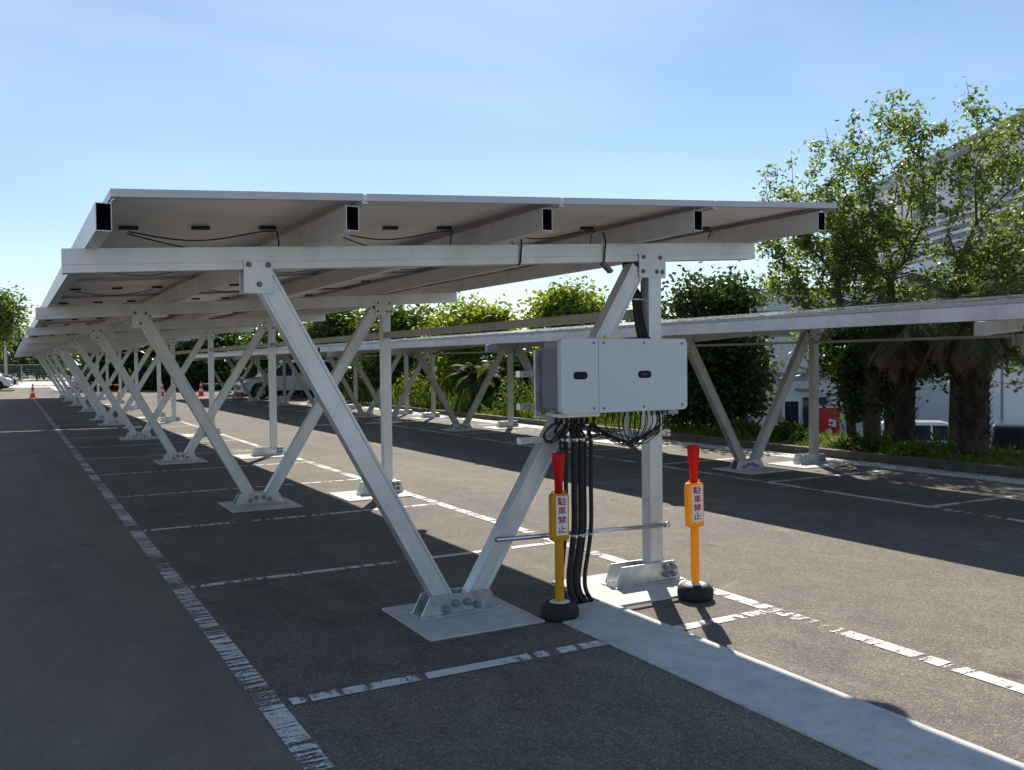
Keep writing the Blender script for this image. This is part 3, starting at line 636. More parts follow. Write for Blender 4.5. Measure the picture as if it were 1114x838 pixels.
# ------------------------------------------------------------------ vehicles
def car(name, label, paint, loc, rz, L_=4.4, W=1.7, H=1.55, hood=1.1, belt=.92, rake_f=.75, rake_r=.25, nwin=2, plate=None, dark_rear=False, wheel_r=.31, grp='parked cars'):
    root = empty(name, loc, rz); tag(root, label, 'car', grp)
    xr, xf = -L_ / 2, L_ / 2; wr = wheel_r; gz = .22; ax_f, ax_r = xf - .82, xr + .75
    def arch(cx):
        return [(cx - (wr + .07) * math.cos(a), max(gz, wr + (wr + .07) * math.sin(a))) for a in [PI * k / 10 for k in range(11)]]
    prof = [(xr + .03, gz + .08), (xr + .10, gz)] + arch(ax_r) + arch(ax_f) + [(xf - .12, gz), (xf - .02, gz + .1), (xf, .52), (xf - .05, .70), (xf - .22, .80), (xf - hood * .6, .88), (xf - hood, belt), (0, belt + .02), (xr + .06, belt + .03), (xr, belt - .1), (xr + .0, .5)]
    b = MB(); b.prism(prof, -W / 2, W / 2); body = b.build('body', paint, root, bevel=.05, seg=3)
    # greenhouse
    zb_, zt = belt - .02, H; hw0, hw1 = W / 2 - .05, W / 2 - .17
    x0, x1, x2, x3 = xr + .05, xr + .05 + rake_r, xf - hood - rake_f, xf - hood + .02
    A = [(x0, zb_), (x1, zt - .04), (x1 + .18, zt), (x2 - .25, zt), (x2, zt - .06), (x3, zb_)]
    def yw(z): t = (z - zb_) / (zt - zb_); return hw0 + (hw1 - hw0) * t
    b = MB(); n = len(A); vs_ = [(x, -yw(z), z) for x, z in A] + [(x, yw(z), z) for x, z in A]
    b.add(vs_, [tuple(range(n)), tuple(range(2 * n - 1, n - 1, -1))] + [(i, i + n, (i + 1) % n + n, (i + 1) % n) for i in range(n)])
    b.build('cabin', paint, root, bevel=.03, seg=2)
    def P(x, z, s, e=.006): return (x, s * (yw(z) + e), z)
    def edge(z, front):
        t = (z - zb_) / (zt - .05 - zb_)
        return (x3 + (x2 - x3) * t) if front else (x0 + (x1 - x0) * t)
    zl, zh = belt + .03, H - .12
    for s in (-1, 1):
        a0, a1 = edge(zl, 0) + .10, edge(zl, 1) - .14; c0_, c1_ = edge(zh, 0) + .10, edge(zh, 1) - .10
        for k in range(nwin):
            t0, t1 = k / nwin, (k + 1) / nwin
            q = MB(); g_ = .035
            bl_, br_ = a0 + (a1 - a0) * t0 + g_, a0 + (a1 - a0) * t1 - g_
            mid0, mid1 = c0_ + (c1_ - c0_) * t0 + g_, c0_ + (c1_ - c0_) * t1 - g_
            if 0 < k: mid0 = bl_
            if k < nwin - 1: mid1 = br_
            q.quad(P(bl_, zl, s), P(br_, zl, s), P(mid1, zh, s), P(mid0, zh, s)); q.build('side_window', M['carglass'], root)
    for front in (0, 1):
        z0_, z1_ = zl, zh + .02; e = .012 if front else -.012; q = MB()
        q.quad((edge(z0_, front) + e, -yw(z0_) + .08, z0_), (edge(z0_, front) + e, yw(z0_) - .08, z0_), (edge(z1_, front) + e, yw(z1_) - .08, z1_), (edge(z1_, front) + e, -yw(z1_) + .08, z1_))
        q.build('windshield' if front else 'rear_window', M['carglass'], root)
    for s in (-1, 1):
        q = MB(); q.prism([(xf - .30, .66), (xf + .002, .60), (xf - .035, .71), (xf - .20, .775)], s * (W / 2 - .30), s * (W / 2 + .004)); q.build('headlight', M['lamp'], root, bevel=.01)
        q = MB(); q.prism([(xr - .006, .72), (xr + .12, .72), (xr + .10, belt + .02), (xr - .004, belt - .02)], s * (W / 2 - .16), s * (W / 2 + .004)); q.build('taillight', M['taillamp'], root, bevel=.01)
        q = MB(); q.prism(rrect(x3 - .25, belt + .06, .14, .10, .03), s * (W / 2 - .02), s * (W / 2 + .16)); q.build('mirror', M['blackplastic'] if dark_rear else paint, root, bevel=.015)
    q = MB(); q.box(xf - .03, xf + .006, -W / 2 + .28, W / 2 - .28, .40, .60); q.build('grille', M['blackplastic'], root, bevel=.01)
    q = MB(); q.box(xf - .05, xf + .01, -W / 2 + .10, W / 2 - .10, .24, .33); q.build('lower_bumper', M['blackplastic'], root, bevel=.01)
    if plate:
        q = MB(); q.box(xr - .022, xr - .012, -.165, .165, .70, .865); q.build('number_plate', plate, root)
    if dark_rear:
        q = MB(); q.box(xr - .012, xr + .01, -W / 2 + .12, W / 2 - .12, .34, .60); q.build('rear_bumper_insert', M['blackplastic'], root)
        q = MB(); q.box(xr - .02, xr + .005, -.48, .40, .89, .95); q.build('rear_garnish', M['lamp'], root, bevel=.008)
    for cx in (ax_f, ax_r):
        for s in (-1, 1):
            w_ = MB(); w_.lathe((cx, s * (W / 2 - .10), wr), [(wr - .12, -.095), (wr - .02, -.095), (wr, -.07), (wr, .07), (wr - .02, .095), (wr - .12, .095)], 24, 'y'); tyre = w_.build('wheel', M['rubber'], root)
            w_ = MB(); w_.lathe((cx, s * (W / 2 - .10), wr), [(0, s * .06), (.04, s * .065), (wr - .13, s * .085), (wr - .115, s * .088), (wr - .11, s * .05), (0, s * .0)], 24, 'y')
            w_.build('rim', M['rim'], tyre)
            w_ = MB()
            for k in range(5):
                a = 2 * PI * k / 5 + .3; d_ = V((math.cos(a), 0, math.sin(a)))
                c_ = V((cx, s * (W / 2 - .01), wr)); e_ = V((-d_.z, 0, d_.x)) * .028
                w_.quad(c_ + d_ * .10 + e_, c_ + d_ * (wr - .14) + e_ * 1.6, c_ + d_ * (wr - .14) - e_ * 1.6, c_ + d_ * .10 - e_)
            w_.build('rim_slot', M['blackplastic'], tyre)
    return root
car('parked_van', 'white people carrier parked nose-left under the right-hand carport beside a cone', M['carwhite'], (10.3, 37.6, 0), PI, 4.75, 1.75, 1.72, .95, .98, .95, .25, 3, wheel_r=.34)
car('parked_car', 'white boxy hatchback parked behind the planting bed between two palm trunks', M['carwhite'], (28.84, 18.21, -2.46), math.radians(-50), 3.55, 1.52, 1.62, .62, .93, .42, .16, 3, wheel_r=.28)
car('parked_van', 'dark kei van with yellow number plate seen from behind at the right edge', M['carblue'], (26.42, 13.27, -2.30), math.radians(33), 3.4, 1.5, 1.80, .45, .98, .35, .10, 2, plate=M['plateyellow'], dark_rear=True, wheel_r=.28)
car('parked_car', 'pale silver car nosing into the frame at the far left edge', M['carsilver'], (-2.95, 66.6, .0), math.radians(-6), 4.2, 1.7, 1.6, .9, .95, .8, .3, 2)
car('parked_car', 'dark navy car half hidden behind the pale silver car at the far left', M['carblue'], (-2.65, 72.5, 0), math.radians(-6), 4.4, 1.7, 1.6, .95, .95, .8, .3, 2)
car('parked_car', 'white car facing the camera seen between the far carport legs, left of two', M['carwhite'], (4.03, 70.71, 0.00), math.radians(-98), 4.1, 1.7, 1.7, .95, .98, .8, .3, 2)
car('parked_car', 'white car facing the camera seen between the far carport legs, right of two', M['carwhite'], (5.11, 70.12, 0.00), math.radians(-100), 4.1, 1.7, 1.68, .95, .98, .8, .3, 2)

# ------------------------------------------------------------------ vegetation
def leaf_mesh(b, c, size, rnd, aspect=.5, droop=0.0):
    a = rnd.uniform(0, 2 * PI); el = rnd.uniform(-1.1, .7) - droop
    d = V((math.cos(a) * math.cos(el), math.sin(a) * math.cos(el), math.sin(el)))
    u = V((rnd.gauss(0, 1), rnd.gauss(0, 1), rnd.gauss(0, 1))); s = d.cross(u)
    if s.length < 1e-3: return
    s.normalize(); s *= size * aspect * .5; d *= size; c = V(c)
    o = len(b.v); m = c + d * .5
    b.v += [tuple(c), tuple(m + s), tuple(c + d), tuple(m - s)]; b.f.append([o, o + 1, o + 2, o + 3]); b.mi.append(0); b.smooth.append(False)
def tree(name, label, base, fork, blobs, ncl, nleaf, lsize, spread, r0, leafmat, seed, group=None, cat='tree', bark='bark', hollow=0., gap=0.):
    rnd = random.Random(seed); base = V(base); fork = V(fork)
    root = empty(name, base); tag(root, label, cat, group)
    vol = [bl_[3] ** 2 * bl_[4] for bl_ in blobs]; tot = sum(vol); cl = []
    while len(cl) < ncl:
        r = rnd.random() * tot; i = 0
        while r > vol[i] and i < len(blobs) - 1: r -= vol[i]; i += 1
        x, y, z, rh, rv = blobs[i]
        p = V((rnd.uniform(-1, 1), rnd.uniform(-1, 1), rnd.uniform(-1, 1)))
        if p.length > 1 or p.length < hollow: continue
        q = V((x + p.x * rh, y + p.y * rh, z + p.z * rv))
        if gap and noise.noise(q * 1.3 + V((seed, 0, 0))) < gap: continue
        if q.z < base.z + .15: continue
        cl.append(q)
    nodes = [base]; par = [-1]
    seg = max(3, int((fork - base).length / .5))
    for k in range(1, seg + 1):
        t = k / seg; nodes.append(base.lerp(fork, t) + V((rnd.gauss(0, .03), rnd.gauss(0, .03), 0)) * (1 if k < seg else 0)); par.append(len(nodes) - 2)
    start = max(1, int(seg * .6)); plen = [0.0] * len(nodes)
    for k in range(start, len(nodes)): plen[k] = (nodes[k] - fork).length * -.3
    ends = []
    cl.sort(key=lambda q: (q - fork).length)
    for q in cl:
        best, bi = 1e9, start
        for i in range(start, len(nodes)):
            n_ = nodes[i]; d = (q - n_).length
            cost = d + .55 * plen[i] + .5 * max(0, n_.z - q.z)
            if cost < best: best, bi = cost, i
        a = nodes[bi]; n_seg = max(1, min(5, int((q - a).length / .35))); prev = bi; L_ = (q - a).length
        for k in range(1, n_seg + 1):
            t = k / n_seg; p = a.lerp(q, t) + V((rnd.gauss(0, 1), rnd.gauss(0, 1), rnd.gauss(0, 1) + 1.0 * math.sin(PI * t))) * (.035 * L_ if k < n_seg else 0)
            plen.append(plen[prev] + (p - nodes[prev]).length); nodes.append(p); par.append(prev); prev = len(nodes) - 1
        ends.append(prev)
    rad2 = [0.0] * len(nodes)
    for e in ends: rad2[e] += .006 ** 2
    kids = [0] * len(nodes)
    for i in range(len(nodes) - 1, 0, -1): rad2[par[i]] += max(rad2[i], .004 ** 2)
    sc = r0 / math.sqrt(rad2[0]) if rad2[0] > 0 else 1
    rad = [max(.0045, r0 * (r / rad2[0]) ** .62) for r in rad2]
    b = MB()
    main = {}
    for i in range(1, len(nodes)):
        p_ = par[i]; ra = min(rad[p_], rad[i] * 1.35); b.tube([nodes[p_], nodes[i]], [ra, rad[i]], 5 if rad[i] < .03 else 8, caps=False)
    for i in range(len(b.v)): b.v[i] = tuple(V(b.v[i]) - base)
    b.build('trunk', M[bark], root)
    c = MB()
    for e in ends:
        q = nodes[e]; p_ = nodes[par[e]]
        nl = int(nleaf * rnd.uniform(.5, 1.5)); sp = spread * rnd.uniform(.7, 1.25)
        for k in range(nl):
            t = rnd.random() ** .6; cc = p_.lerp(q, t) + V((rnd.gauss(0, 1), rnd.gauss(0, 1), rnd.gauss(0, .75))) * sp
            leaf_mesh(c, cc - base, lsize * rnd.uniform(.6, 1.25), rnd)
    c.build('crown', leafmat, root)
    return root
G_R = 'sparse-leaved trees beyond the right-hand carport'
tree('broadleaf_tree', 'open-branched tree left of three in front of the pale building, over the near roof edge', (12.4, 7.45, .1), (12.17, 7.49, 2.28),
     [(11.68, 7.82, 4.45, 0.80, 0.56), (11.10, 8.15, 4.77, 0.40, 0.20), (11.54, 7.91, 4.96, 0.40, 0.27), (11.95, 7.70, 5.52, 0.27, 0.17), (11.34, 8.00, 4.28, 0.50, 0.50), (11.82, 7.70, 3.20, 0.99, 0.73), (12.09, 7.62, 5.35, 0.40, 0.33), (12.46, 7.43, 5.88, 0.20, 0.20), (12.59, 7.33, 4.93, 0.60, 0.53), (12.27, 7.48, 3.86, 0.99, 0.66), (11.48, 8.25, 3.71, 0.71, 0.47), (11.31, 8.55, 3.09, 0.62, 0.38), (12.03, 7.58, 2.87, 0.99, 0.50), (12.01, 7.56, 1.87, 0.99, 0.60)],
     520, 23, .10, .085, .085, M['leaf_zelkova'], 11, G_R, gap=-.22)
tree('broadleaf_tree', 'tallest open-branched tree, the middle one of three in front of the pale building', (13.0, 7.1, 0), (12.70, 6.87, 2.99),
     [(12.81, 6.88, 5.43, 0.65, 0.65), (12.72, 6.95, 6.05, 0.33, 0.16), (13.27, 6.62, 4.94, 0.49, 0.65), (13.51, 6.52, 6.08, 0.23, 0.39), (13.35, 6.59, 5.43, 0.59, 0.42), (12.31, 7.10, 3.49, 0.81, 0.81), (13.80, 6.37, 6.37, 0.13, 0.16), (12.68, 6.92, 4.05, 0.81, 0.81), (13.01, 6.70, 2.99, 0.90, 0.59), (12.92, 6.72, 1.85, 0.98, 0.65)],
     420, 23, .10, .085, .085, M['leaf_zelkova'], 12, G_R, gap=-.22)
tree('broadleaf_tree', 'open-branched tree at the right edge, right one of three in front of the pale building', (12.9, 5.75, 0), (12.86, 5.65, 3.12),
     [(13.09, 5.60, 5.76, 0.31, 0.34), (13.10, 5.57, 5.03, 0.52, 0.46), (13.64, 5.28, 5.17, 0.52, 0.40), (13.93, 5.11, 5.02, 0.67, 0.70), (13.48, 5.38, 5.56, 0.31, 0.18), (13.59, 5.20, 1.66, 1.07, 0.61), (13.28, 5.40, 2.58, 0.92, 0.61), (13.33, 5.44, 4.72, 0.52, 0.52), (12.78, 5.73, 4.34, 0.55, 0.55), (13.51, 5.32, 4.03, 0.70, 0.61), (12.96, 5.60, 3.27, 0.92, 0.46), (13.76, 5.15, 3.03, 0.92, 0.55), (14.19, 4.96, 4.40, 0.76, 0.92), (13.47, 5.28, 1.97, 1.22, 0.61)],
     640, 23, .10, .085, .10, M['leaf_zelkova'], 13, G_R, gap=-.22)
tree('evergreen_tree', 'dense dark evergreen hanging low behind the carport leg, right of the inverter', (12.3, 10.9, .1), (12.3, 10.9, 2.6),
     [(11.99, 11.02, 2.74, 0.82, 0.67), (12.51, 10.74, 2.93, 0.67, 0.51), (11.71, 11.14, 1.57, 0.88, 0.98), (12.48, 10.72, 1.46, 0.82, 0.98), (12.03, 10.94, 0.59, 0.94, 0.74), (12.68, 10.58, 0.58, 0.39, 0.59), (11.83, 11.61, 0.27, 0.80, 0.52)],
     260, 110, .14, .19, .16, M['leaf_dark'], 14)
tree('evergreen_tree', 'dark shady tree behind the stems left of the palms, under the carport edge', (12.4, 7.0, .1), (12.4, 7.0, 2.0),
     [(12.59, 7.80, 1.57, 0.58, 0.51), (12.74, 7.26, 1.37, 0.57, 0.60), (12.51, 7.37, 0.87, 0.33, 0.37), (12.77, 7.49, 1.87, 0.84, 0.41), (12.95, 6.47, 1.60, 0.71, 0.42)],
     190, 90, .12, .18, .15, M['leaf_dark'], 15)
G_M = 'trees beyond the right-hand carport, farther on'
mids = [  # label, leaf, blobs, ncl, seed, trunk height
 ('rounded bright green tree seen between the two carports, left of the inverter leg', 'leaf_bright', [(16.83, 23.79, 3.36, 1.13, 0.86), (16.12, 24.17, 2.90, 0.73, 0.73), (17.49, 23.42, 3.12, 0.73, 0.86), (16.72, 23.79, 1.30, 1.66, 1.13)]),
 ('bushy yellow-green tree whose top shows right of the near carport beam end', 'leaf_bright', [(14.14, 25.25, 2.93, 0.86, 0.60), (13.27, 25.73, 2.61, 1.19, 0.86), (14.78, 24.90, 2.59, 0.46, 0.40), (13.81, 25.38, 1.01, 1.53, 0.99)]),
 ('green tree behind the second carport post', 'leaf_mid', [(13.93, 31.09, 3.24, 1.60, 0.84), (13.09, 31.54, 2.80, 1.53, 0.99), (13.72, 31.14, 1.15, 2.29, 1.37)]),
 ('darker green tree behind the main sloped leg', 'leaf_mid', [(13.19, 38.35, 3.33, 1.77, 0.97), (12.00, 38.97, 2.46, 1.33, 1.15), (13.14, 38.31, 1.12, 2.21, 1.41)]),
 ('dark tree right behind the parked white van', 'leaf_dark', [(11.70, 43.69, 2.08, 2.12, 1.45), (11.25, 43.90, 0.78, 1.93, 1.06), (13.16, 42.87, 1.34, 1.74, 1.45)]),
 ('dark tree low behind the cones, right of the far lane', 'leaf_dark', [(10.51, 55.76, 2.24, 2.33, 1.63), (10.74, 55.60, 0.89, 2.33, 1.05), (8.71, 56.73, 1.68, 1.87, 1.52)]),
 ('dark tree behind the far carport legs', 'leaf_dark', [(6.95, 60.01, 2.31, 2.05, 1.57), (6.39, 60.27, 1.11, 2.05, 1.09), (6.37, 78.57, 1.78, 1.68, 0.92)]),
 ('dark tree under the carport roof line behind the inverter', 'leaf_dark', [(15.18, 17.81, 2.09, 0.92, 0.71), (14.92, 17.92, 0.79, 1.36, 0.87), (15.87, 17.40, 1.05, 0.81, 0.92), (14.77, 19.14, 0.77, 1.13, 0.79)]),
 ('shady shrubby tree behind the palm-like plant', 'leaf_dark', [(13.79, 21.97, 1.04, 1.09, 0.90), (14.30, 21.67, 0.43, 1.21, 0.60), (12.99, 22.40, 0.75, 0.72, 0.60)]),
 ('broad dark tree filling the gap under the carport edge', 'leaf_dark', [(13.57, 28.93, 0.80, 1.30, 0.94), (12.61, 29.45, 0.45, 1.30, 0.72), (13.08, 33.76, 0.74, 1.45, 0.96)]),
]
for i, (lb, lf, bls) in enumerate(mids):
    cx = bls[-1][0]; cy = bls[-1][1]; zb_ = 0.0 if cx < 12.7 else -2.2 if cx > 15.5 else (cx - 12.7) / 2.8 * -2.3
    D_ = math.hypot(cx + 1, cy + 4); top = max(bl_[2] for bl_ in bls)
    tree('evergreen_tree' if lf == 'leaf_dark' else 'broadleaf_tree', lb, (cx, cy, zb_), (cx, cy, max(1.2, top * .5)), bls, 190, 75, .0068 * D_, .0105 * D_, .16, M[lf], 30 + i, G_M)
G_L = 'trees beyond the far fence'
tree('broadleaf_tree', 'leafy tree at the far left edge beside the utility pole', (-2.10, 96.88, 0.00), (-2.02, 96.94, 3.97), [(-1.63, 96.84, 7.68, 1.59, 1.59), (-2.76, 97.40, 5.93, 2.30, 2.30), (-1.21, 96.55, 5.73, 1.06, 1.06)], 110, 70, .42, .75, .2, M['leaf_mid'], 60, G_L)
tree('evergreen_tree', 'dark tree behind the fence at the far left, below the leafy tree', (-0.09, 114.04, 0.00), (-0.04, 114.09, 3.03), [(-0.93, 114.61, 4.40, 2.51, 1.67), (1.62, 113.19, 3.53, 1.88, 1.25)], 80, 40, .45, .85, .25, M['leaf_dark'], 61, G_L)
tree('evergreen_tree', 'dark tree behind the fence, nearest to the carport roof tip', (5.34, 113.34, 0.00), (5.38, 113.37, 2.46), [(4.09, 114.10, 3.11, 2.56, 1.07), (7.07, 112.46, 3.07, 2.77, 1.17)], 80, 40, .45, .85, .25, M['leaf_dark'], 62, G_L)

tree('hedge', 'low dark hedge running behind the far mesh fence', (1.65, 109.65, 0.00), (1.68, 109.67, 1.44), [(-2.76, 112.12, 1.80, 2.03, 0.91), (-0.10, 110.66, 1.77, 1.83, 0.91), (2.57, 109.19, 1.73, 1.83, 0.91), (5.24, 107.72, 1.70, 1.83, 0.91), (7.47, 106.50, 1.77, 1.62, 1.01)], 200, 60, .4, .5, .1, M['leaf_dark'], 64, None, 'hedge')

def palm(name, label, base, h, r, nf, seed, skirt=True):
    rnd = random.Random(seed); root = empty(name, base); tag(root, label, 'palm')
    b = MB(); pts = []; rs = []
    for k in range(34):
        t = k / 33; pts.append((math.sin(t * 2) * .05, .03 * t, h * t)); rs.append(r * (1.1 - .15 * t + (.09 if k % 2 else -.03) + (.35 * max(0, t - .75))))
    b.tube(pts, rs, 12)
    for k in range(260):  # stubs of old leaf bases
        a = rnd.uniform(0, 2 * PI); z = rnd.uniform(.05, 1) * h; rr = r * (1.05 + .3 * max(0, z / h - .7)); d = V((math.cos(a), math.sin(a), 0)); s = V((-math.sin(a), math.cos(a), 0)) * .035; c = d * rr * .9 + V((0, 0, z))
        b.add([c - s, c + s, c + d * .09 + V((0, 0, .12)) + s * .4, c + d * .09 + V((0, 0, .12)) - s * .4], [(0, 1, 2, 3)])
    b.build('trunk', M['barkdark'], root)
    def frond(mb, el, az, L_, droop, wid):
        P_ = []; p = V((0, 0, h)) + V((math.cos(az), math.sin(az), 0)) * r * .6; e = el
        for k in range(9): P_.append(p.copy()); p = p + V((math.cos(az) * math.cos(e), math.sin(az) * math.cos(e), math.sin(e))) * (L_ / 8); e -= droop / 8
        mb.tube(P_, [.014 - .0012 * k for k in range(9)], 4, caps=False)
        s = V((-math.sin(az), math.cos(az), 0))
        for k in range(1, 9):
            for q in range(5):
                t = (k - 1 + q / 5) / 8; a_ = P_[k - 1].lerp(P_[k], q / 5); d = (P_[k] - P_[k - 1]).normalized()
                w = wid * math.sin(PI * min(1, t * .85 + .12)) * rnd.uniform(.85, 1.1)
                for sg in (-1, 1):
                    tip = a_ + s * sg * w * .8 + d * w * .55 + V((0, 0, -w * (.25 + .25 * rnd.random())))
                    u = d * (.009 if skirt else .014)
                    mb.add([a_ - u, a_ + u, a_.lerp(tip, .6) + u * .9, tip, a_.lerp(tip, .6) - u * .9], [(0, 1, 2, 3, 4)])
    c = MB()
    for k in range(nf): frond(c, rnd.uniform(.0, 1.25), rnd.uniform(0, 2 * PI), rnd.uniform(1.2, 1.7) * (1 if skirt else .7), rnd.uniform(1.2, 2.0), .36 if skirt else .2)
    c.build('crown', M['frond'], root)
    if skirt:
        c = MB()
        for k in range(34): frond(c, rnd.uniform(-1.0, -.1), rnd.uniform(0, 2 * PI), rnd.uniform(.55, .95), rnd.uniform(.8, 1.4), .20)
        c.build('dead_frond_skirt', M['deadfrond'], root)
    return root
palm('palm_tree', 'shaggy palm in the planting bed in front of the white hatchback, left one', (11.5, 5.65, .1), 1.85, .15, 18, 71)
palm('palm_tree', 'thick shaggy palm in the planting bed between hatchback and dark van, right one', (11.5, 4.45, .1), 1.95, .20, 20, 72)
palm('cycad', 'low palm-like plant with arching fronds behind the second carport, left of the inverter', (11.4, 20.6, .1), 1.0, .22, 34, 73, skirt=False)

def shrub(label, x, y, r, h, seed, lf='leaf_mid'):
    rnd = random.Random(seed); root = empty('shrub', (x, y, .05)); tag(root, label, 'shrub', 'low shrubs in the planting bed')
    c = MB(); b = MB()
    for k in range(10):
        a = rnd.uniform(0, 2 * PI); b.tube([(0, 0, 0), (math.cos(a) * r * .4, math.sin(a) * r * .4, h * .6)], [.012, .005], 4, caps=False)
    for k in range(1300):
        p = V((rnd.gauss(0, .45), rnd.gauss(0, .45), 0)); z = rnd.random() ** .7 * h * math.exp(-p.length ** 2 * .8)
        leaf_mesh(c, (p.x * r, p.y * r, z), .07 * rnd.uniform(.6, 1.3), rnd, .55)
    b.build('stems', M['bark'], root); c.build('foliage', M[lf], root)
shrub('leafy shrub in front of the red vending machine', 11.3, 7.9, .45, .36, 81)
shrub('leafy shrub left of the shrub by the vending machine, below the door', 11.2, 9.0, .5, .36, 82)
shrub('low shrub at the foot of the left palm', 10.9, 6.1, .4, .22, 83)
shrub('low shrub between the two palms', 10.85, 5.05, .4, .22, 84, 'leaf_bright')
shrub('small light green bush in the bed far behind the second carport post', 11.3, 25.5, .8, 1.3, 85, 'leaf_bright')
shrub('small light green bush in the bed beside the palm-like plant', 11.2, 18.0, .6, 1.2, 86)

rnd = random.Random(9); g = MB()
for k in range(70000):
    y = -9 + 41.5 * rnd.random() ** 1.3; x = rnd.uniform(10.31, 12.7)
    if noise.noise(V((x * .9, y * .9, 3))) < -.28: continue
    h = rnd.uniform(.03, .13) * (2.0 if y > 13 else .75 if y < 6.5 else 1.0) * (rnd.uniform(1.6, 3.0) if rnd.random() < .06 else 1) * (1.15 + 1.1 * noise.noise(V((x * .6, y * .6, 0)))); a = rnd.uniform(0, 2 * PI); w = rnd.uniform(.0015, .0045) * (1.6 if y > 14 else 1); l = rnd.uniform(.05, .22) * h / .3
    s = V((math.cos(a), math.sin(a), 0)); d = V((-s.y, s.x, 0)); p = V((x, y, .045))
    o = len(g.v); g.v += [tuple(p - s * w), tuple(p + s * w), tuple(p + d * l * .35 + V((0, 0, h * .6)) + s * w), tuple(p + d * l + V((0, 0, h))), tuple(p + d * l * .35 + V((0, 0, h * .6)) - s * w)]
    g.f.append([o, o + 1, o + 2, o + 3, o + 4]); g.mi.append(0); g.smooth.append(False)
tag(g.build('grass', M['grass']), 'tall weedy grass in the kerbed planting bed', 'grass', kind='stuff')
g = MB()
for k in range(1400):
    y = rnd.uniform(1, 14); x = 10.1 - abs(rnd.gauss(0, .25)) if rnd.random() < .75 else rnd.uniform(8.6, 10.1)
    leaf_mesh(g, (x, y, .012), rnd.uniform(.02, .05), rnd)
for i, v in enumerate(g.v): g.v[i] = (v[0], v[1], max(.006, .012 + (v[2] - .012) * .25))
tag(g.build('leaf_litter', M['litter']), 'dry brown leaves blown against the kerb', 'leaf litter', kind='stuff')

# ------------------------------------------------------------------ fence, pole, buildings, vending machine
fr = empty('mesh_fence', (0, 94, 0)); tag(fr, 'low grey mesh fence across the far end of the lot', 'fence')
for x in [-9 + 3 * k for k in range(12)]:
    b = MB(); b.cyl((x, 0, 0), (x, 0, 1.75), .035, 8); b.build('fence_post', M['pole'], fr)
b = MB()
for k in range(9): b.box(-9, 24, -.008, .008, .1 + k * .2, .115 + k * .2)
for k in range(330): b.box(-9 + k * .1, -8.99 + k * .1, -.006, .006, .1, 1.7)
b.build('fence_mesh', M['fencemesh'], fr)
b = MB(); b.box(-9, 24, -.03, .03, 1.70, 1.76); b.build('top_rail', M['pole'], fr)
pr = empty('utility_pole', (-1.30, 105.59, 0.00)); tag(pr, 'thin utility pole with a transformer at the far left', 'utility pole')
b = MB(); b.tube([(0, 0, 0), (0, 0, 8.6)], [.17, .12], 10); b.build('pole', M['pole'], pr)
b = MB(); b.cyl((.5, 0, 4.2), (.5, 0, 5.3), .3, 12); b.box(.0, .5, -.05, .05, 4.9, 5.0); b.build('transformer', M['bldtrim'], pr)
b = MB()
for z in (7.0, 7.6): b.tube(smooth([(0, 0, z), (9, 0, z - .75), (20, 0, z - 1.3), (32, 0, z - 1.6)], 5), .022, 4)
b.build('overhead_wire', M['blackplastic'], pr)

def oriented(loc, rz): return empty('tmp_b', loc, rz)
YAW = math.radians(-28.78)
# large pale building: long side wall runs away from the viewer
bp = (32.96, 19.44, 0.00)
bd = empty('warehouse_building', (bp[0], bp[1], -2.45), YAW); tag(bd, 'large pale grey building with ribbed upper walls behind the sparse trees at right', 'building')
b = MB(); b.box(-.2, 34, -12, 15, 0, 12.1); b.build('wall', M['bldpale'], bd)
b = MB(); b.box(-.55, 34.3, -12.3, 15.3, 12.1, 12.55); b.build('roof', M['roofgrey'], bd, bevel=.02)
for lv, (z0, n, dz) in enumerate(((4.6, 5, .34), (8.3, 5, .34))):
    b = MB()
    for k in range(n): b.box(-.34, -.204, -11.5, 14.2, z0 + k * dz, z0 + k * dz + .12)
    b.build('louvre_band', M['bldpale'], bd)
    b = MB(); b.box(-.22, -.2005, -11.6, 14.3, z0 - .1, z0 + n * dz); b.build('louvre_backing', M['bldtrim'], bd)
for k in range(6):
    for z in (6.55, 10.2):
        b = MB(); y = -10 + k * 4.1; b.box(-.215, -.198, y, y + 2.2, z, z + 1.1); w_ = b.build('window', M['bldtrim'], bd); b = MB(); b.box(-.222, -.2155, y + .08, y + 2.12, z + .08, z + 1.02); b.build('pane', M['bldglass'], w_)
for k in range(10):
    b = MB(); y = -11.8 + k * 2.9; b.box(-.26, -.2, y, y + .07, 0, 12.1); b.build('wall_joint', M['bldtrim'], bd) if k % 3 == 0 else None
b = MB(); b.box(-.232, -.2, -12, 15, 3.9, 4.15); b.build('string_course', M['bldwarm'], bd)
# lower off-white building facing the viewer
lp = (28.04, 27.85, 0.00)
lb = empty('office_building', (lp[0], lp[1], -2.45), YAW); tag(lb, 'low off-white building with a glazed door and air-conditioning pipe seen under the carport', 'building')
b = MB(); b.box(0, 8.3, 0, 9, 0, 7.0); b.build('wall', M['bldwarm'], lb)
b = MB(); b.box(-.15, 8.29, -.15, 9.1, 7.0, 7.2); b.build('roof', M['roofgrey'], lb)
b = MB(); b.box(0, 8.28, -.10, -.002, 3.0, 3.35); b.build('canopy_band', M['bldtrim'], lb)
for k in range(2):
    b = MB(); b.box(1.2 + k * 2.6, 3.0 + k * 2.6, -.04, -.002, 5.0, 6.2); w_ = b.build('window', M['bldtrim'], lb)
    b = MB(); b.box(1.28 + k * 2.6, 2.08 + k * 2.6, -.052, -.0405, 5.08, 6.12); b.box(2.12 + k * 2.6, 2.92 + k * 2.6, -.052, -.0405, 5.08, 6.12); b.build('pane', M['bldglass'], w_)
b = MB(); b.box(2.36, 3.18, -.06, -.002, .05, 2.15); d_ = b.build('door', M['bldpale'], lb)
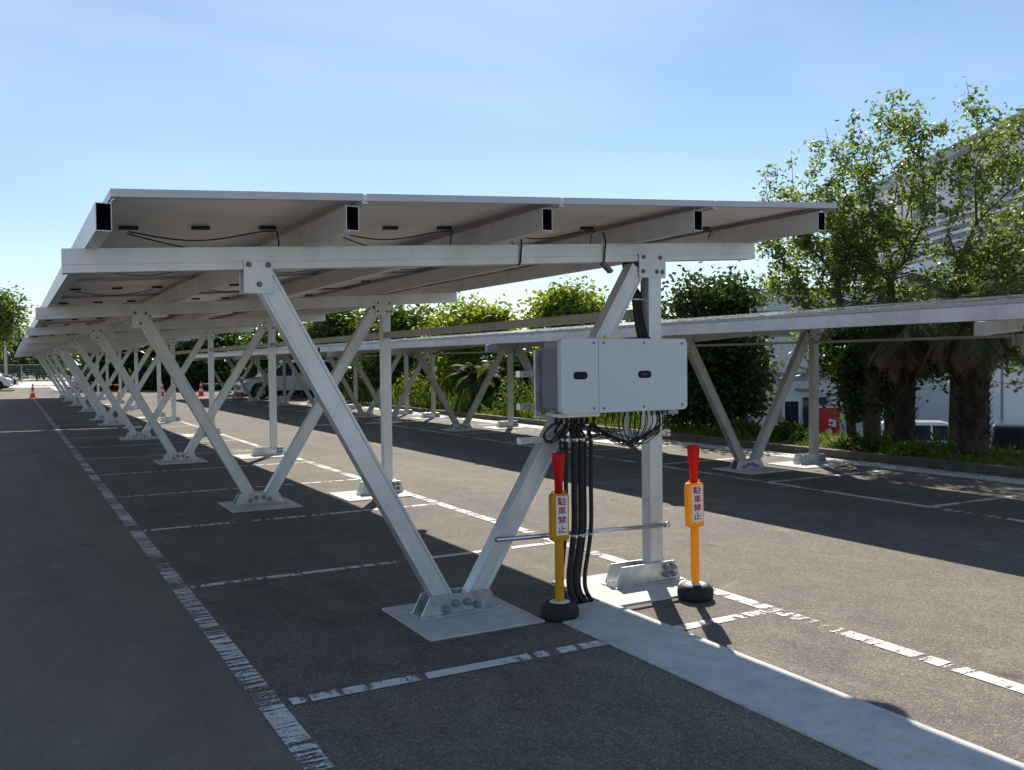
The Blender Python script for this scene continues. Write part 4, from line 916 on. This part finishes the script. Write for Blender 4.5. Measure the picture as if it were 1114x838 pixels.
b = MB(); b.box(2.46, 3.08, -.068, -.0605, .9, 2.02); b.build('pane', M['bldglass'], d_)
b = MB(); b.box(2.40, 2.43, -.10, -.06, .95, 1.15); b.build('handle', M['steel'], d_)
b = MB(); b.box(3.3, 4.4, -.05, -.002, .05, 2.2); w_ = b.build('doorway', M['bldglass'], lb)
b = MB(); b.box(3.55, 3.95, -.065, -.0505, 1.3, 1.6); b.build('green_notice', pbr('green_sign', (.05, .25, .15), .5), w_)
for x in (.6, 1.25, 1.9, 2.2):
    b = MB(); b.box(x, x + .035, -.02, -.002, .05, 3.0); b.build('wall_joint', M['bldtrim'], lb)
b = MB(); b.box(2.16, 2.30, -.06, -.021, .05, 3.0); b.build('downpipe', M['bldtrim'], lb)
b = MB(); b.tube(smooth([(2.95, -.1, 2.62), (3.1, -.1, 2.55), (3.7, -.1, 2.55)]), .06, 8); b.build('air_duct', M['bldtrim'], lb)
vp = (29.55, 23.52, -2.42)
vm = empty('vending_machine', vp, YAW); tag(vm, 'red vending machine in front of the off-white building, beyond the shrubs', 'vending machine')
b = MB(); b.box(-.5, .5, 0, .7, 0, 1.95); b.build('body', M['vend'], vm, bevel=.02)
b = MB(); b.box(-.44, .44, -.012, -.002, 1.85, 1.92); b.box(-.47, -.44, -.012, -.002, .2, 1.92); b.build('white_trim', M['sticker'], vm)
b = MB(); b.prism([(-.12, .35), (.22, .35), (.14, .9), (.02, 1.0), (-.05, .8)], -.014, -.002); b.prism([(0, 1.1), (.32, 1.0), (.34, 1.3), (.04, 1.38)], -.014, -.002); b.build('white_graphic', M['sticker'], vm)
b = MB(); b.box(-.32, .32, -.012, -.002, .12, .28); b.build('dispense_flap', M['blackplastic'], vm)

# ------------------------------------------------------------------ sky and sun
AZ, EL = math.radians(31.3), math.radians(38.6)
w = bpy.data.worlds.new('World'); scene.world = w; w.use_nodes = True; nt = w.node_tree
bg = nt.nodes['Background']; sky = nt.nodes.new('ShaderNodeTexSky'); sky.sky_type = 'NISHITA'; sky.sun_disc = False
sky.sun_elevation = EL; sky.sun_rotation = AZ; sky.air_density = 1.0; sky.dust_density = 0.04; sky.ozone_density = 2.2; sky.altitude = 0
# thin high cloud veils
tc = nt.nodes.new('ShaderNodeTexCoord'); mp = nt.nodes.new('ShaderNodeMapping'); mp.inputs['Scale'].default_value = (1.0, 1.0, 3.4); mp.inputs['Location'].default_value = (.3, 1.7, .2)
nt.links.new(tc.outputs['Generated'], mp.inputs['Vector'])
n = nt.nodes.new('ShaderNodeTexNoise'); n.inputs['Scale'].default_value = 1.7; n.inputs['Detail'].default_value = 6; n.inputs['Roughness'].default_value = .5; n.inputs['Distortion'].default_value = .3
nt.links.new(mp.outputs[0], n.inputs['Vector'])
r = ramp(nt, n.outputs[0], [(.42, (0, 0, 0)), (.78, (.42, .42, .42))])
mx = nt.nodes.new('ShaderNodeMix'); mx.data_type = 'RGBA'; mx.inputs[7].default_value = (6.6, 7.9, 9.2, 1)
nt.links.new(r.outputs[0], mx.inputs[0]); nt.links.new(sky.outputs[0], mx.inputs[6]); nt.links.new(mx.outputs[2], bg.inputs[0])
bg.inputs[1].default_value = .082
sl = bpy.data.lights.new('sun', 'SUN'); sl.energy = 5.0; sl.angle = math.radians(.53); sl.color = (1.0, .93, .82)
so = bpy.data.objects.new('sun', sl); COL.objects.link(so)
sd = V((math.sin(AZ) * math.cos(EL), math.cos(AZ) * math.cos(EL), math.sin(EL)))
so.rotation_euler = sd.to_track_quat('Z', 'Y').to_euler(); so.location = sd * 60

# ------------------------------------------------------------------ camera
cam = bpy.data.cameras.new('camera'); co = bpy.data.objects.new('camera', cam); COL.objects.link(co); scene.camera = co
R_ = V((0.87624724, -0.48173728, -0.01095293)); U_ = V((0.02204815, 0.01737673, 0.99960589)); F_ = V((0.4813571, 0.87614339, -0.02584772))
mt = Matrix((R_, U_, -F_)).transposed().to_4x4(); mt.translation = V((-1.0046, -4.1301, 1.5491)); co.matrix_world = mt
cam.sensor_width = 36; cam.lens = 995.12 / 1114 * 36; cam.clip_end = 3000; cam.clip_start = .05

scene.render.engine = 'CYCLES'; scene.cycles.max_bounces = 8; scene.cycles.transparent_max_bounces = 12
scene.view_settings.view_transform = 'Standard'; scene.view_settings.look = 'None'; scene.view_settings.gamma = 1; scene.view_settings.exposure = .6
